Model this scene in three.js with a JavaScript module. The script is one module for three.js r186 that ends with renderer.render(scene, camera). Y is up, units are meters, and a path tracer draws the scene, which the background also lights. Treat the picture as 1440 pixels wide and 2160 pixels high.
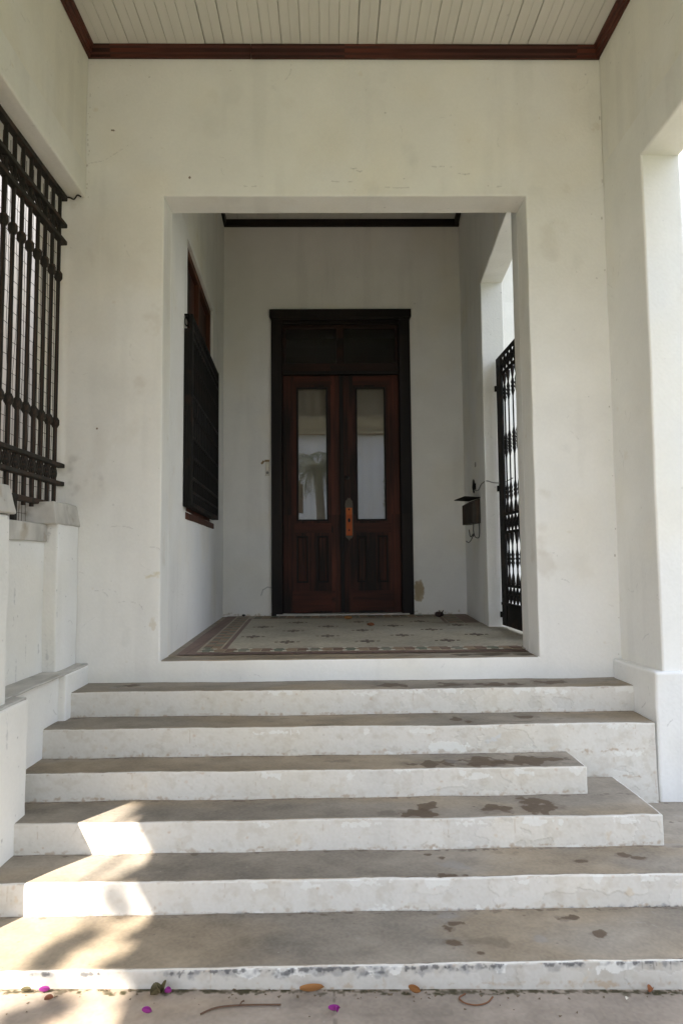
import * as THREE from 'three';
import { mergeGeometries } from 'three/addons/utils/BufferGeometryUtils.js';

// ------------------------------------------------------------------ camera, sky, sun, exposure
const scene = new THREE.Scene();
const camera = new THREE.PerspectiveCamera(73.69, 682 / 1024, 0.05, 400);
camera.position.set(0, 1.48, 4.2);
camera.rotation.set(0.0724, -0.0150, -0.0091, 'YXZ');
const renderer = new THREE.WebGLRenderer({ antialias: true });
renderer.setSize(682, 1024);
renderer.toneMapping = THREE.LinearToneMapping;
renderer.toneMappingExposure = 3.55;
renderer.shadowMap.enabled = true;
const SUN = new THREE.Vector3(-0.385, 0.725, 0.571).normalize();
{ // hazy tropical sky: paler and brighter towards the sun and the horizon
  const W = 256, H = 128, d = new Float32Array(W * H * 4), v = new THREE.Vector3();
  for (let j = 0; j < H; j++) for (let i = 0; i < W; i++) {
    const el = ((j + 0.5) / H - 0.5) * Math.PI, az = ((i + 0.5) / W - 0.5) * 2 * Math.PI; v.set(Math.cos(el) * Math.cos(az), Math.sin(el), Math.cos(el) * Math.sin(az));
    const up = Math.max(0, v.y), hz = Math.pow(1 - up, 3), c = Math.max(0, v.dot(SUN)), glow = 0.06 * c ** 4 + 0.35 * c ** 24, k = 4 * (j * W + i);
    d[k] = 0.66 + 0.38 * hz + glow; d[k + 1] = 0.76 + 0.31 * hz + glow * 0.97; d[k + 2] = 0.98 + 0.14 * hz + glow * 0.92; d[k + 3] = 1;
  }
  const t = new THREE.DataTexture(d, W, H, THREE.RGBAFormat, THREE.FloatType); t.mapping = THREE.EquirectangularReflectionMapping; t.magFilter = THREE.LinearFilter; t.needsUpdate = true;
  scene.background = t; scene.environment = t;
}
scene.backgroundIntensity = scene.environmentIntensity = 0.98;
const sun = new THREE.DirectionalLight(0xfff6ea, 5);
sun.name = 'sun'; sun.position.copy(SUN).multiplyScalar(30); sun.castShadow = true;
Object.assign(sun.shadow.camera, { left: -14, right: 14, top: 14, bottom: -14, near: 1, far: 80 });
sun.shadow.mapSize.set(2048, 2048);
scene.add(sun, sun.target);

// ------------------------------------------------------------------ helpers
let seed = 7;
function rnd() { seed = (seed + 0x6D2B79F5) | 0; let t = Math.imul(seed ^ (seed >>> 15), 1 | seed); t = (t + Math.imul(t ^ (t >>> 7), 61 | t)) ^ t; return ((t ^ (t >>> 14)) >>> 0) / 4294967296; }
const rr = (a, b) => a + (b - a) * rnd();
const LAT = new Float32Array(65536); for (let i = 0; i < 65536; i++) LAT[i] = rnd();
const smooth = (t) => t * t * (3 - 2 * t);
const sstep = (a, b, x) => { const t = Math.min(1, Math.max(0, (x - a) / (b - a))); return t * t * (3 - 2 * t); };
function vn(x, y) {
  const xi = Math.floor(x), yi = Math.floor(y), fx = smooth(x - xi), fy = smooth(y - yi);
  const a = xi & 255, b = (xi + 1) & 255, c = (yi & 255) << 8, d = ((yi + 1) & 255) << 8;
  return (LAT[a + c] * (1 - fx) + LAT[b + c] * fx) * (1 - fy) + (LAT[a + d] * (1 - fx) + LAT[b + d] * fx) * fy;
}
function fbm(x, y, o = 4) { let s = 0, a = 0.5, n = 0; for (let i = 0; i < o; i++) { s += a * vn(x + i * 37.3, y + i * 17.7); n += a; a *= 0.5; x *= 2.03; y *= 2.03; } return s / n; }
const n3 = (x, y, z, k) => (vn(x + z * 0.73 + k * 31.7, y - z * 0.61 + k * 11.3) + vn(x * 0.7 - y * 0.4 + k * 5.1, z + k * 23.9) - 1);
const used = {};
const numbered = (n) => { const k = used[n] = (used[n] ?? -1) + 1; return k ? n + '_' + String(k).padStart(3, '0') : n; };
function place(o, parent) { if (parent) parent.add(o); else { o.name = numbered(o.name); scene.add(o); } return o; }
function mesh(name, g, mat, parent) {
  if (Array.isArray(g)) g = g.length > 1 ? mergeGeometries(g.map((q) => { q = q.index ? q.toNonIndexed() : q; for (const k of Object.keys(q.attributes)) if (!['position', 'normal', 'uv'].includes(k)) q.deleteAttribute(k); return q; })) : g[0];
  const m = new THREE.Mesh(g, mat); m.name = name; m.castShadow = m.receiveShadow = true;
  return place(m, parent);
}
function group(name, x = 0, y = 0, z = 0, ry = 0, parent) { const g = new THREE.Group(); g.name = name; g.position.set(x, y, z); g.rotation.y = ry; return place(g, parent); }
function tag(o, label, category, grp) { o.userData.label = label; o.userData.category = category; if (grp) o.userData.group = grp; return o; }
function struct(o, label) { o.userData.kind = 'structure'; if (label) o.userData.label = label; return o; }
// box with rounded arrises, uneven faces and uv in metres
function slab(x0, x1, y0, y1, z0, z1, o = {}) {
  const lo = [x0, y0, z0], hi = [x1, y1, z1], r = Math.min(o.r ?? 0.01, (x1 - x0) / 2.2, (y1 - y0) / 2.2, (z1 - z0) / 2.2), amp = o.amp ?? 0, sg = o.seg ?? 0.12, fq = o.fq ?? 5;
  const ax = [0, 1, 2].map((k) => { const a = lo[k], b = hi[k], out = [a, a + r * 0.4, a + r]; const n = amp ? Math.max(1, Math.round((b - a) / sg)) : 1; for (let i = 1; i < n; i++) out.push(a + r + (b - a - 2 * r) * i / n); out.push(b - r, b - r * 0.4, b); return out; });
  const pos = [], nor = [], uv = [], idx = [];
  for (let k = 0; k < 3; k++) for (const s of [0, 1]) {
    const u = (k + 1) % 3, v = (k + 2) % 3, U = ax[u], V = ax[v], base = pos.length / 3;
    for (const b of V) for (const a of U) {
      const p = [0, 0, 0]; p[k] = s ? hi[k] : lo[k]; p[u] = a; p[v] = b;
      const c = p.map((q, i) => Math.min(hi[i] - r, Math.max(lo[i] + r, q))), d = p.map((q, i) => q - c[i]), l = Math.hypot(...d) || 1, n = d.map((q) => q / l);
      const w = c.map((q, i) => q + n[i] * r);
      if (amp) { const q = w.map((t) => t * fq); for (let i = 0; i < 3; i++) w[i] += amp * (n3(q[0], q[1], q[2], i + 1) + 0.35 * n3(q[0] * 4, q[1] * 4, q[2] * 4, i + 5) + (o.chip ?? 0) * n3(q[0] * 13, q[1] * 13, q[2] * 13, i + 9)); }
      pos.push(...w); nor.push(...n);
      uv.push(...(k === 0 ? [w[2], w[1]] : k === 1 ? [w[0], w[2]] : [w[0], w[1]]));
    }
    const nu = U.length;
    for (let j = 0; j < V.length - 1; j++) for (let i = 0; i < nu - 1; i++) { const a = base + j * nu + i, q = s ? [a, a + 1, a + nu, a + 1, a + nu + 1, a + nu] : [a, a + nu, a + 1, a + 1, a + nu, a + nu + 1]; idx.push(...q); }
  }
  const g = new THREE.BufferGeometry();
  g.setAttribute('position', new THREE.Float32BufferAttribute(pos, 3)); g.setAttribute('normal', new THREE.Float32BufferAttribute(nor, 3)); g.setAttribute('uv', new THREE.Float32BufferAttribute(uv, 2)); g.setIndex(idx);
  return g;
}
const bx = (x0, x1, y0, y1, z0, z1, r = 0.003) => slab(x0, x1, y0, y1, z0, z1, { r });
function worldUV(g) {
  g = g.index ? g.toNonIndexed() : g; const p = g.attributes.position, n = g.attributes.normal, uv = new Float32Array(p.count * 2);
  for (let i = 0; i < p.count; i++) { const a = Math.abs(n.getX(i)), b = Math.abs(n.getY(i)), c = Math.abs(n.getZ(i)); const t = c >= a && c >= b ? [p.getX(i), p.getY(i)] : a >= b ? [p.getZ(i), p.getY(i)] : [p.getX(i), p.getZ(i)]; uv[2 * i] = t[0]; uv[2 * i + 1] = t[1]; }
  g.setAttribute('uv', new THREE.BufferAttribute(uv, 2)); return g;
}
// wall panel in its own xy plane, front face at z = 0, holes with slightly uneven arrises
function edgeLine(pts, j, step = 0.05) {
  const out = []; pts.forEach(([x, y], i) => { const [X, Y] = pts[(i + 1) % pts.length], L = Math.hypot(X - x, Y - y), n = Math.max(1, Math.round(L / step)); for (let k = 0; k < n; k++) { const t = k / n, w = k ? j : 0; const px = x + (X - x) * t, py = y + (Y - y) * t; out.push(new THREE.Vector2(px + w * (vn(px * 7 + 3, py * 7) - 0.5) * 2, py + w * (vn(px * 7 + 43, py * 7 + 9) - 0.5) * 2)); } });
  return out;
}
function panel(outline, holes, thick, o = {}) {
  const s = new THREE.Shape(edgeLine(outline, 0, 50)); const b = o.bevel ?? 0.009;
  for (const h of holes) s.holes.push(new THREE.Path(edgeLine(h, o.jit ?? 0.0016)));
  const g = new THREE.ExtrudeGeometry(s, { depth: thick - 2 * b, bevelEnabled: true, bevelThickness: b, bevelSize: b, bevelOffset: -b, bevelSegments: 2, curveSegments: o.cs ?? 8 });
  g.translate(0, 0, -thick + b); return worldUV(g);
}
const rect = (x0, x1, y0, y1) => [[x0, y0], [x1, y0], [x1, y1], [x0, y1]];
function tube(pts, r, seg = 6, per = 4) { return new THREE.TubeGeometry(new THREE.CatmullRomCurve3(pts.map((p) => new THREE.Vector3(...p))), Math.max(2, pts.length * per), r, seg); }
function rod(a, b, r, seg = 6) { const A = new THREE.Vector3(...a), B = new THREE.Vector3(...b), d = B.clone().sub(A), g = new THREE.CylinderGeometry(r, r, d.length(), seg); g.applyQuaternion(new THREE.Quaternion().setFromUnitVectors(new THREE.Vector3(0, 1, 0), d.normalize())); g.translate((A.x + B.x) / 2, (A.y + B.y) / 2, (A.z + B.z) / 2); return g; }
const lathe = (pts, seg = 8) => new THREE.LatheGeometry(pts.map((p) => new THREE.Vector2(p[0], p[1])), seg);

// ------------------------------------------------------------------ textures (matter only: paint, cement, dirt, grain), in metres
const enc = (v) => { v = Math.min(1, Math.max(0, v)); return Math.round(255 * (v <= 0.0031308 ? 12.92 * v : 1.055 * Math.pow(v, 1 / 2.4) - 0.055)); };
class Skin {
  constructor(x0, y0, w, h, pxm, fn) { Object.assign(this, { x0, y0, w, h, pxm }); this.W = Math.round(w * pxm); this.H = Math.round(h * pxm); this.b = new Float32Array(this.W * this.H * 3); this.ht = new Float32Array(this.W * this.H); const o = [0, 0, 0, 0.5]; for (let j = 0, k = 0; j < this.H; j++) for (let i = 0; i < this.W; i++, k++) { fn(x0 + (i + 0.5) / pxm, y0 + (j + 0.5) / pxm, o); this.b[3 * k] = o[0]; this.b[3 * k + 1] = o[1]; this.b[3 * k + 2] = o[2]; this.ht[k] = o[3]; } }
  each(xa, xb, ya, yb, f) { const i0 = Math.max(0, Math.floor((xa - this.x0) * this.pxm)), i1 = Math.min(this.W - 1, Math.ceil((xb - this.x0) * this.pxm)), j0 = Math.max(0, Math.floor((ya - this.y0) * this.pxm)), j1 = Math.min(this.H - 1, Math.ceil((yb - this.y0) * this.pxm)); for (let j = j0; j <= j1; j++) for (let i = i0; i <= i1; i++) { const a = f(this.x0 + (i + 0.5) / this.pxm, this.y0 + (j + 0.5) / this.pxm); if (a > 0) { this.k = j * this.W + i; this.mix(this.k, this.c, Math.min(1, a)); if (this.dh) this.ht[this.k] += this.dh * Math.min(1, a); } } }
  mix(k, c, a) { for (let q = 0; q < 3; q++) this.b[3 * k + q] += (c[q] - this.b[3 * k + q]) * a; }
  // ragged patch of stain, peeled paint or dirt
  blob(cx, cy, rx, ry, c, a = 1, o = {}) { this.c = c; this.dh = o.dh ?? 0; const f = Math.max(o.f ?? 14, 0.8 / Math.min(rx, ry)), rag = o.rag ?? 1.1, soft = o.soft ?? 0.06; this.each(cx - rx * 1.7, cx + rx * 1.7, cy - ry * 1.7, cy + ry * 1.7, (X, Y) => { const d = Math.hypot((X - cx) / rx, (Y - cy) / ry); return a * sstep(0, soft, 0.75 - d + (fbm(X * f + 5, Y * f, 4) - 0.5) * 2 * rag) * (o.grain ? sstep(0.3, 0.7, vn(X * 90, Y * 90)) : 1); }); this.dh = 0; }
  stroke(pts, wd, c, a = 1, o = {}) { this.c = c; this.dh = o.dh ?? 0; for (let i = 0; i < pts.length - 1; i++) { const [x, y] = pts[i], [X, Y] = pts[i + 1], L2 = (X - x) ** 2 + (Y - y) ** 2 || 1e-9; this.each(Math.min(x, X) - wd * 2, Math.max(x, X) + wd * 2, Math.min(y, Y) - wd * 2, Math.max(y, Y) + wd * 2, (u, v) => { const t = Math.min(1, Math.max(0, ((u - x) * (X - x) + (v - y) * (Y - y)) / L2)); const d = Math.hypot(u - x - t * (X - x), v - y - t * (Y - y)); return a * sstep(wd, wd * 0.3, d) * (o.broken ? sstep(0.4, 0.6, vn(u * 60 + 7, v * 60)) : 1); }); } this.dh = 0; }
  specks(n, c, a, s0, s1) { for (let i = 0; i < n; i++) { const x = this.x0 + rnd() * this.w, y = this.y0 + rnd() * this.h, s = s0 + (s1 - s0) * rnd() ** 3; this.blob(x, y, s, s * rr(0.5, 1.2), c, a * rr(0.4, 1), { f: 80, rag: 0.5, soft: 0.5 }); } }
  scuffs(n, c, a, len) { for (let i = 0; i < n; i++) { const x = this.x0 + rnd() * this.w, y = this.y0 + rnd() * this.h, t = rr(0, 6.28), l = len * rr(0.3, 1), k = rr(-1, 1); const p = []; for (let q = 0; q <= 4; q++) { const s = q / 4 * l, an = t + k * q / 4; p.push([x + Math.cos(an) * s, y + Math.sin(an) * s]); } this.stroke(p, rr(0.002, 0.005), c, a * rr(0.3, 1), { broken: true }); } }
  make(data, srgb) { const t = new THREE.DataTexture(data, this.W, this.H, THREE.RGBAFormat); t.magFilter = THREE.LinearFilter; t.minFilter = THREE.LinearMipmapLinearFilter; t.generateMipmaps = true; t.wrapS = t.wrapT = THREE.RepeatWrapping; if (srgb) t.colorSpace = THREE.SRGBColorSpace; t.repeat.set(1 / this.w, 1 / this.h); t.offset.set(-this.x0 / this.w, -this.y0 / this.h); t.needsUpdate = true; return t; }
  mat(roughness, bump, extra = {}) {
    const n = this.W * this.H, d = new Uint8Array(n * 4), h = new Uint8Array(n * 4);
    for (let k = 0; k < n; k++) { for (let q = 0; q < 3; q++) d[4 * k + q] = enc(this.b[3 * k + q]); d[4 * k + 3] = h[4 * k + 3] = 255; h[4 * k] = h[4 * k + 1] = h[4 * k + 2] = Math.round(255 * Math.min(1, Math.max(0, this.ht[k]))); }
    return new THREE.MeshPhysicalMaterial({ map: this.make(d, true), bumpMap: bump ? this.make(h, false) : null, bumpScale: bump || 1, roughness, specularIntensity: 0.5, ...extra });
  }
}
const WHITE = [0.82, 0.812, 0.775];
const plasterFn = (dx, dy, tint = WHITE) => (x, y, o) => {
  const X = x + dx, Y = y + dy, a = fbm(X * 0.9, Y * 0.9, 4) - 0.5, b = fbm(X * 5 + 9, Y * 5, 4) - 0.5, c = vn(X * 95, Y * 95) - 0.5, w = fbm(X * 1.7 + 50, Y * 1.7, 3);
  const st = sstep(0.55, 0.8, fbm(X * 7 + 70, Y * 0.9 + 12, 4)), v = 1 + 0.13 * a + 0.09 * b + 0.03 * c - 0.05 * st, cream = sstep(0.45, 0.75, w) * 0.06; // mottled limewash, no direction
  o[0] = tint[0] * v; o[1] = tint[1] * v * (1 - cream * 0.3); o[2] = tint[2] * v * (1 - cream);
  o[3] = 0.5 + 0.45 * a + 0.5 * b + 0.12 * c + 0.06 * (fbm(X * 26, Y * 26, 2) - 0.5);
};
const GREY = [0.22, 0.215, 0.2], BROWN = [0.16, 0.11, 0.07], RUST = [0.45, 0.26, 0.12], CREAM = [0.62, 0.55, 0.42];
// front wall of the porch, with the marks the photograph shows
const wallSkin = new Skin(-2.1, 0.5, 4.2, 4.5, 210, plasterFn(0, 0));
{
  const s = wallSkin; s.specks(170, GREY, 0.5, 0.003, 0.011); s.scuffs(60, GREY, 0.22, 0.14); s.specks(60, CREAM, 0.3, 0.01, 0.05);
  s.blob(-1.375, 4.242, 0.02, 0.008, BROWN, 0.9, { f: 60, rag: 0.5 }); s.blob(-0.884, 3.927, 0.008, 0.012, BROWN, 0.9, { f: 60, rag: 0.4 }); s.blob(-1.443, 2.314, 0.007, 0.007, BROWN, 1, { f: 60, rag: 0.3 });
  s.stroke([[-1.531, 4.021], [-1.43, 4.04], [-1.36, 4.085], [-1.278, 4.141]], 0.003, GREY, 0.3, { dh: -0.2, broken: true });
  for (const [x, y, w] of [[0.159, 3.989, 0.03], [0.2, 3.97, 0.02], [0.691, 4.001, 0.05], [0.767, 3.998, 0.03], [0.873, 3.951, 0.04], [1.069, 3.868, 0.05], [0.1, 3.9, 0.08], [-0.5, 3.87, 0.06], [0.45, 3.86, 0.09]]) s.stroke([[x - w, y + 0.004], [x, y - 0.003], [x + w * 0.7, y + 0.002]], 0.005, GREY, 0.33, { broken: true, dh: -0.3 });
  for (const [x, y] of [[-1.6, 2.06], [-1.57, 2.12], [-1.56, 1.95], [-1.5, 1.99]]) s.blob(x, y, 0.09, 0.08, [0.4, 0.38, 0.34], 0.45, { f: 9, rag: 1.2, soft: 0.9 });
  for (const [x, y, l] of [[-1.3, 1.65, 0.12], [-1.44, 1.277, 0.08], [-1.37, 1.29, 0.07], [-1.25, 1.2, 0.1], [-1.1, 1.55, 0.06], [1.4, 1.33, 0.06], [1.34, 1.5, 0.05]]) { const p = []; for (let q = 0; q <= 6; q++) { const a = q / 6 * 2; p.push([x + Math.cos(a) * l, y + Math.sin(a) * l * 0.5]); } s.stroke(p, 0.003, GREY, 0.28, { broken: true, dh: -0.15 }); }
  for (let i = 0; i < 70; i++) s.blob(rr(-1.5, 1.7), rr(0.9, 4.6), rr(0.03, 0.16), rr(0.03, 0.2), rnd() < 0.5 ? [0.66, 0.62, 0.54] : [0.6, 0.6, 0.57], rr(0.1, 0.3), { f: 8, rag: 1.3, soft: 0.9 });
  s.blob(-1.097, 1.403, 0.06, 0.03, [0.62, 0.55, 0.36], 0.6, { f: 22, soft: 0.4 }); s.blob(-1.08, 1.1, 0.04, 0.06, CREAM, 0.5, { f: 22, soft: 0.4 });
  for (let y = 0.9; y < 4.4; y += rr(0.03, 0.45)) s.blob(1.748 + rr(-0.012, 0.01), y, rr(0.002, 0.006), rr(0.004, 0.02), BROWN, rr(0.2, 0.8), { f: 60, rag: 0.5 });
  for (let y = 3.8; y < 4.5; y += rr(0.02, 0.06)) s.blob(-1.525 + rr(-0.01, 0.008), y, rr(0.002, 0.007), rr(0.003, 0.012), BROWN, rr(0.15, 0.5), { f: 60, rag: 0.5 });
  for (const [x, y] of [[1.3, 1.45], [1.28, 1.6], [1.32, 1.9], [-1.15, 2.6], [-1.1, 3.0]]) s.blob(x, y, 0.08, 0.1, [0.6, 0.55, 0.47], 0.35, { f: 7, rag: 1.3, soft: 0.8 });
}
const mWall = wallSkin.mat(0.92, 0.0045);
const plasterSkin = new Skin(0, 0, 4, 4, 200, plasterFn(60, 20));
plasterSkin.specks(260, GREY, 0.45, 0.003, 0.012); plasterSkin.scuffs(130, GREY, 0.25, 0.16); plasterSkin.specks(50, CREAM, 0.3, 0.01, 0.06);
const mPlaster = plasterSkin.mat(0.92, 0.0045);
const parSkin = new Skin(0, 0, 3, 3, 240, plasterFn(150, 90, [0.82, 0.818, 0.795]));
parSkin.specks(260, GREY, 0.6, 0.004, 0.014); parSkin.scuffs(110, GREY, 0.4, 0.1); for (let i = 0; i < 60; i++) parSkin.blob(rr(0, 3), rr(0, 3), rr(0.006, 0.015), rr(0.03, 0.1), [0.45, 0.44, 0.42], 0.5, { f: 24, soft: 0.5 });
const mParapet = parSkin.mat(0.92, 0.006);
// vestibule door wall with its damp patch
const backSkin = new Skin(-1.8, 0.7, 4, 4.9, 150, plasterFn(30, 70, [0.82, 0.812, 0.775]));
backSkin.specks(120, GREY, 0.45, 0.004, 0.012); backSkin.blob(0.95, 1.18, 0.085, 0.15, [0.42, 0.33, 0.2], 0.85, { f: 6, rag: 0.7, soft: 0.15 }); backSkin.blob(0.93, 1.17, 0.07, 0.12, [0.36, 0.28, 0.17], 0.6, { f: 18, rag: 1, soft: 0.3 });
backSkin.stroke([[-0.65, 1.2], [-0.7, 1.21], [-0.75, 1.18], [-0.77, 1.12]], 0.006, GREY, 0.7, { dh: -0.3 });
for (let x = -1.2; x < 1.5; x += rr(0.03, 0.1)) backSkin.blob(x, 0.9 + rr(0, 0.03), rr(0.01, 0.04), rr(0.006, 0.02), [0.5, 0.43, 0.33], 0.6, { f: 30 });
const mBack = backSkin.mat(0.92, 0.004);
// white-painted risers: layered peeling paint, rusty scuffs, dirt where they meet the treads
const TY = [0.759, 0.620, 0.474, 0.342, 0.207, 0.079], TZ = [0.281, 0.558, 0.812, 1.087, 1.356, 1.721], FLOOR = 0.893;
const riserSkin = new Skin(-1.9, -0.1, 4.9, 1.1, 260, (x, y, o) => { plasterFn(12, 44, y < 0.083 ? [0.57, 0.545, 0.495] : [0.685, 0.66, 0.605])(x, y, o); const n5 = fbm(x * 5.3 + 20, y * 9 + 3, 6), p = sstep(0.585, 0.6, n5) * sstep(-0.2, 0.9, x), rim = p * (1 - sstep(0.6, 0.625, n5)), gr = sstep(0.5, 0.75, fbm(x * 22 + 3, y * 30, 4)) * 0.09 + (vn(x * 130, y * 130) - 0.5) * 0.05; for (let q = 0; q < 3; q++) o[q] *= (1 - 0.06 * p - 0.05 * rim) * (1 - gr * [0.8, 1, 1.3][q]); o[3] -= 0.3 * p; });
{
  const s = riserSkin, lev = [FLOOR, ...TY];
  s.specks(420, [0.35, 0.3, 0.24], 0.5, 0.003, 0.012); s.specks(520, RUST, 0.4, 0.003, 0.016); s.specks(300, [0.5, 0.45, 0.36], 0.4, 0.006, 0.03); s.scuffs(150, [0.4, 0.36, 0.28], 0.4, 0.07);
  for (let i = 0; i < 7; i++) {
    const top = lev[i], bot = lev[i + 1] ?? 0;
    for (let x = -1.6; x < 2.4; x += rr(0.02, 0.09)) s.blob(x, bot + rr(0.0, 0.015), rr(0.012, 0.05), rr(0.004, 0.016), [0.42, 0.32, 0.22], rr(0.3, 0.75), { f: 70, rag: 1.4, soft: 0.8 });
    for (let x = -1.5; x < 2.4; x += rr(0.1, 0.35)) s.blob(x, bot + rr(0.02, 0.07), rr(0.006, 0.03), rr(0.01, 0.045), rnd() < 0.5 ? [0.6, 0.48, 0.32] : [0.5, 0.48, 0.42], rr(0.2, 0.5), { f: 60, rag: 1.4, soft: 0.8 });
    for (let x = -0.3; x < 2.2; x += rr(0.15, 0.5)) s.blob(x, top - rr(0.005, 0.03), rr(0.03, 0.11), rr(0.012, 0.03), [0.77, 0.765, 0.72], 0.7, { f: 16, rag: 1.2, soft: 0.05, dh: 0.12 });
    for (let x = -1.3; x < 2.2; x += rr(0.3, 0.9)) s.stroke([[x, top - 0.01], [x + rr(-0.004, 0.004), top - rr(0.04, 0.1)]], 0.003, [0.45, 0.36, 0.25], 0.5, { broken: true });
  }
  s.blob(0.85, 0.545, 0.05, 0.03, [0.62, 0.62, 0.6], 0.8, { f: 30 }); s.blob(0.6, 0.51, 0.1, 0.03, [0.78, 0.775, 0.72], 0.8, { f: 20, dh: 0.12 });
  for (const [x, y, w] of [[-0.85, 0.064, 0.05], [-0.56, 0.062, 0.05], [-0.5, 0.06, 0.03], [0.15, 0.052, 0.045], [-0.17, 0.057, 0.03], [0.45, 0.063, 0.06], [0.55, 0.066, 0.05], [1.05, 0.072, 0.1], [1.2, 0.074, 0.09], [1.35, 0.074, 0.09], [0.3, 0.066, 0.1], [0.8, 0.07, 0.1], [-1.0, 0.066, 0.04], [0, 0.068, 0.2], [-0.35, 0.068, 0.14]]) { s.blob(x, y, w * 1.5, 0.02, [0.22, 0.22, 0.22], 0.5, { f: 24, rag: 1.4, soft: 0.8 }); s.blob(x, y + 0.004, w, 0.011, [0.09, 0.09, 0.092], 0.8, { f: 30, rag: 1.3, soft: 0.5 }); }
  for (let x = 1; x < 1.6; x += rr(0.008, 0.04)) s.stroke([[x, 0.077], [x + rr(-0.003, 0.003), 0.075 - rr(0.004, 0.026)]], rr(0.002, 0.004), [0.1, 0.1, 0.1], rr(0.2, 0.6));
}
const mRiser = riserSkin.mat(0.85, 0.005);
// steel-trowelled cement treads and their damp brown spills
const cementFn = (dx, dy) => (x, y, o) => {
  const X = x + dx, Y = y + dy, a = fbm(X * 2.2, Y * 3.4, 5) - 0.5, b = fbm(X * 9, Y * 14 + 6, 4) - 0.5, c = vn(X * 120, Y * 120) - 0.5, w = sstep(0.45, 0.7, fbm(X * 1.3 + 8, Y * 2.6 + 40, 4));
  const v = 0.25 * (1 + 0.7 * a + 0.5 * b + 0.2 * c);
  o[0] = v * (1.04 + 0.09 * w); o[1] = v * (0.905 + 0.01 * w); o[2] = v * (0.725 - 0.08 * w); o[3] = 0.5 + 0.35 * a + 0.3 * b + 0.12 * c;
};
const treadSkin = new Skin(-1.8, -0.05, 4.8, 1.85, 260, cementFn(3, 5));
{
  const s = treadSkin, D = [0.098, 0.064, 0.038];
  s.specks(130, [0.55, 0.54, 0.5], 0.6, 0.003, 0.007); s.specks(420, D, 0.55, 0.003, 0.012); s.specks(300, [0.12, 0.1, 0.08], 0.5, 0.004, 0.02); s.scuffs(60, [0.36, 0.35, 0.33], 0.3, 0.15);
  for (const [x, z, a, b] of [[0.35, 0.17, 0.09, 0.08], [0.69, 0.18, 0.14, 0.08], [0.95, 0.18, 0.16, 0.07], [-1.18, 0.1, 0.07, 0.05], [1.28, 0.13, 0.11, 0.08], [0.67, 0.42, 0.035, 0.08], [0.72, 0.5, 0.035, 0.06], [1.06, 0.4, 0.06, 0.06], [0.52, 0.745, 0.17, 0.075], [0.76, 0.70, 0.12, 0.1], [1.0, 0.70, 0.21, 0.105], [0.43, 0.94, 0.06, 0.07], [0.39, 1.03, 0.09, 0.06], [0.74, 0.99, 0.12, 0.075], [0.92, 0.96, 0.12, 0.11], [0.46, 1.338, 0.042, 0.022], [0.53, 1.335, 0.018, 0.014], [0.41, 1.14, 0.02, 0.014], [0.46, 1.174, 0.018, 0.018], [1.04, 1.227, 0.03, 0.022], [1.24, 1.185, 0.035, 0.03], [1.29, 1.215, 0.045, 0.02], [0.46, 1.455, 0.036, 0.02], [0.43, 1.494, 0.034, 0.024], [0.44, 1.59, 0.038, 0.034], [0.99, 1.553, 0.03, 0.035], [0.52, 1.66, 0.02, 0.015], [0.9, 1.43, 0.07, 0.03]]) { s.blob(x, z, a * 1.25, b * 1.25, [0.13, 0.1, 0.075], 0.4, { f: 17, rag: 0.85, soft: 0.35 }); s.blob(x, z, a, b, D, 0.82, { f: 19, rag: 0.9, soft: 0.16 }); }
  for (let i = 0; i < 30; i++) s.blob(rr(-1.4, 2.2), rr(0, 1.7), rr(0.03, 0.12), rr(0.02, 0.06), rnd() < 0.5 ? [0.11, 0.085, 0.06] : [0.27, 0.265, 0.26], 0.35, { f: 9, rag: 1.2, soft: 0.6 });
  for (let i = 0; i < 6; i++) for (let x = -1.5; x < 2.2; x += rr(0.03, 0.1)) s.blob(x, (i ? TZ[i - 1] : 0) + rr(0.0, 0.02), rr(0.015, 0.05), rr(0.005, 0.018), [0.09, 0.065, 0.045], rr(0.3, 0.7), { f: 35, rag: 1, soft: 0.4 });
}
const mTread = treadSkin.mat(0.62, 0.004);
const driveSkin = new Skin(-4, 1.6, 8, 4.8, 150, (x, y, o) => { cementFn(40, 30)(x, y, o); for (let q = 0; q < 3; q++) o[q] *= 1.12; o[0] *= 1.04; });
driveSkin.specks(300, [0.5, 0.48, 0.44], 0.6, 0.003, 0.01); driveSkin.specks(120, BROWN, 0.6, 0.003, 0.02); driveSkin.stroke([[-0.005, 1.6], [0.0, 1.9], [-0.006, 6.4]], 0.006, [0.08, 0.07, 0.05], 0.6, { broken: true, dh: -0.4 });
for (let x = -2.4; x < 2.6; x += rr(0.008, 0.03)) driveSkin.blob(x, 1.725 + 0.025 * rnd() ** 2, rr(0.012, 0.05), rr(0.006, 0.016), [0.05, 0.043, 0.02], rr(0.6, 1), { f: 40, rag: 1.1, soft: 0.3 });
const mDrive = driveSkin.mat(0.85, 0.006);
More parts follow.
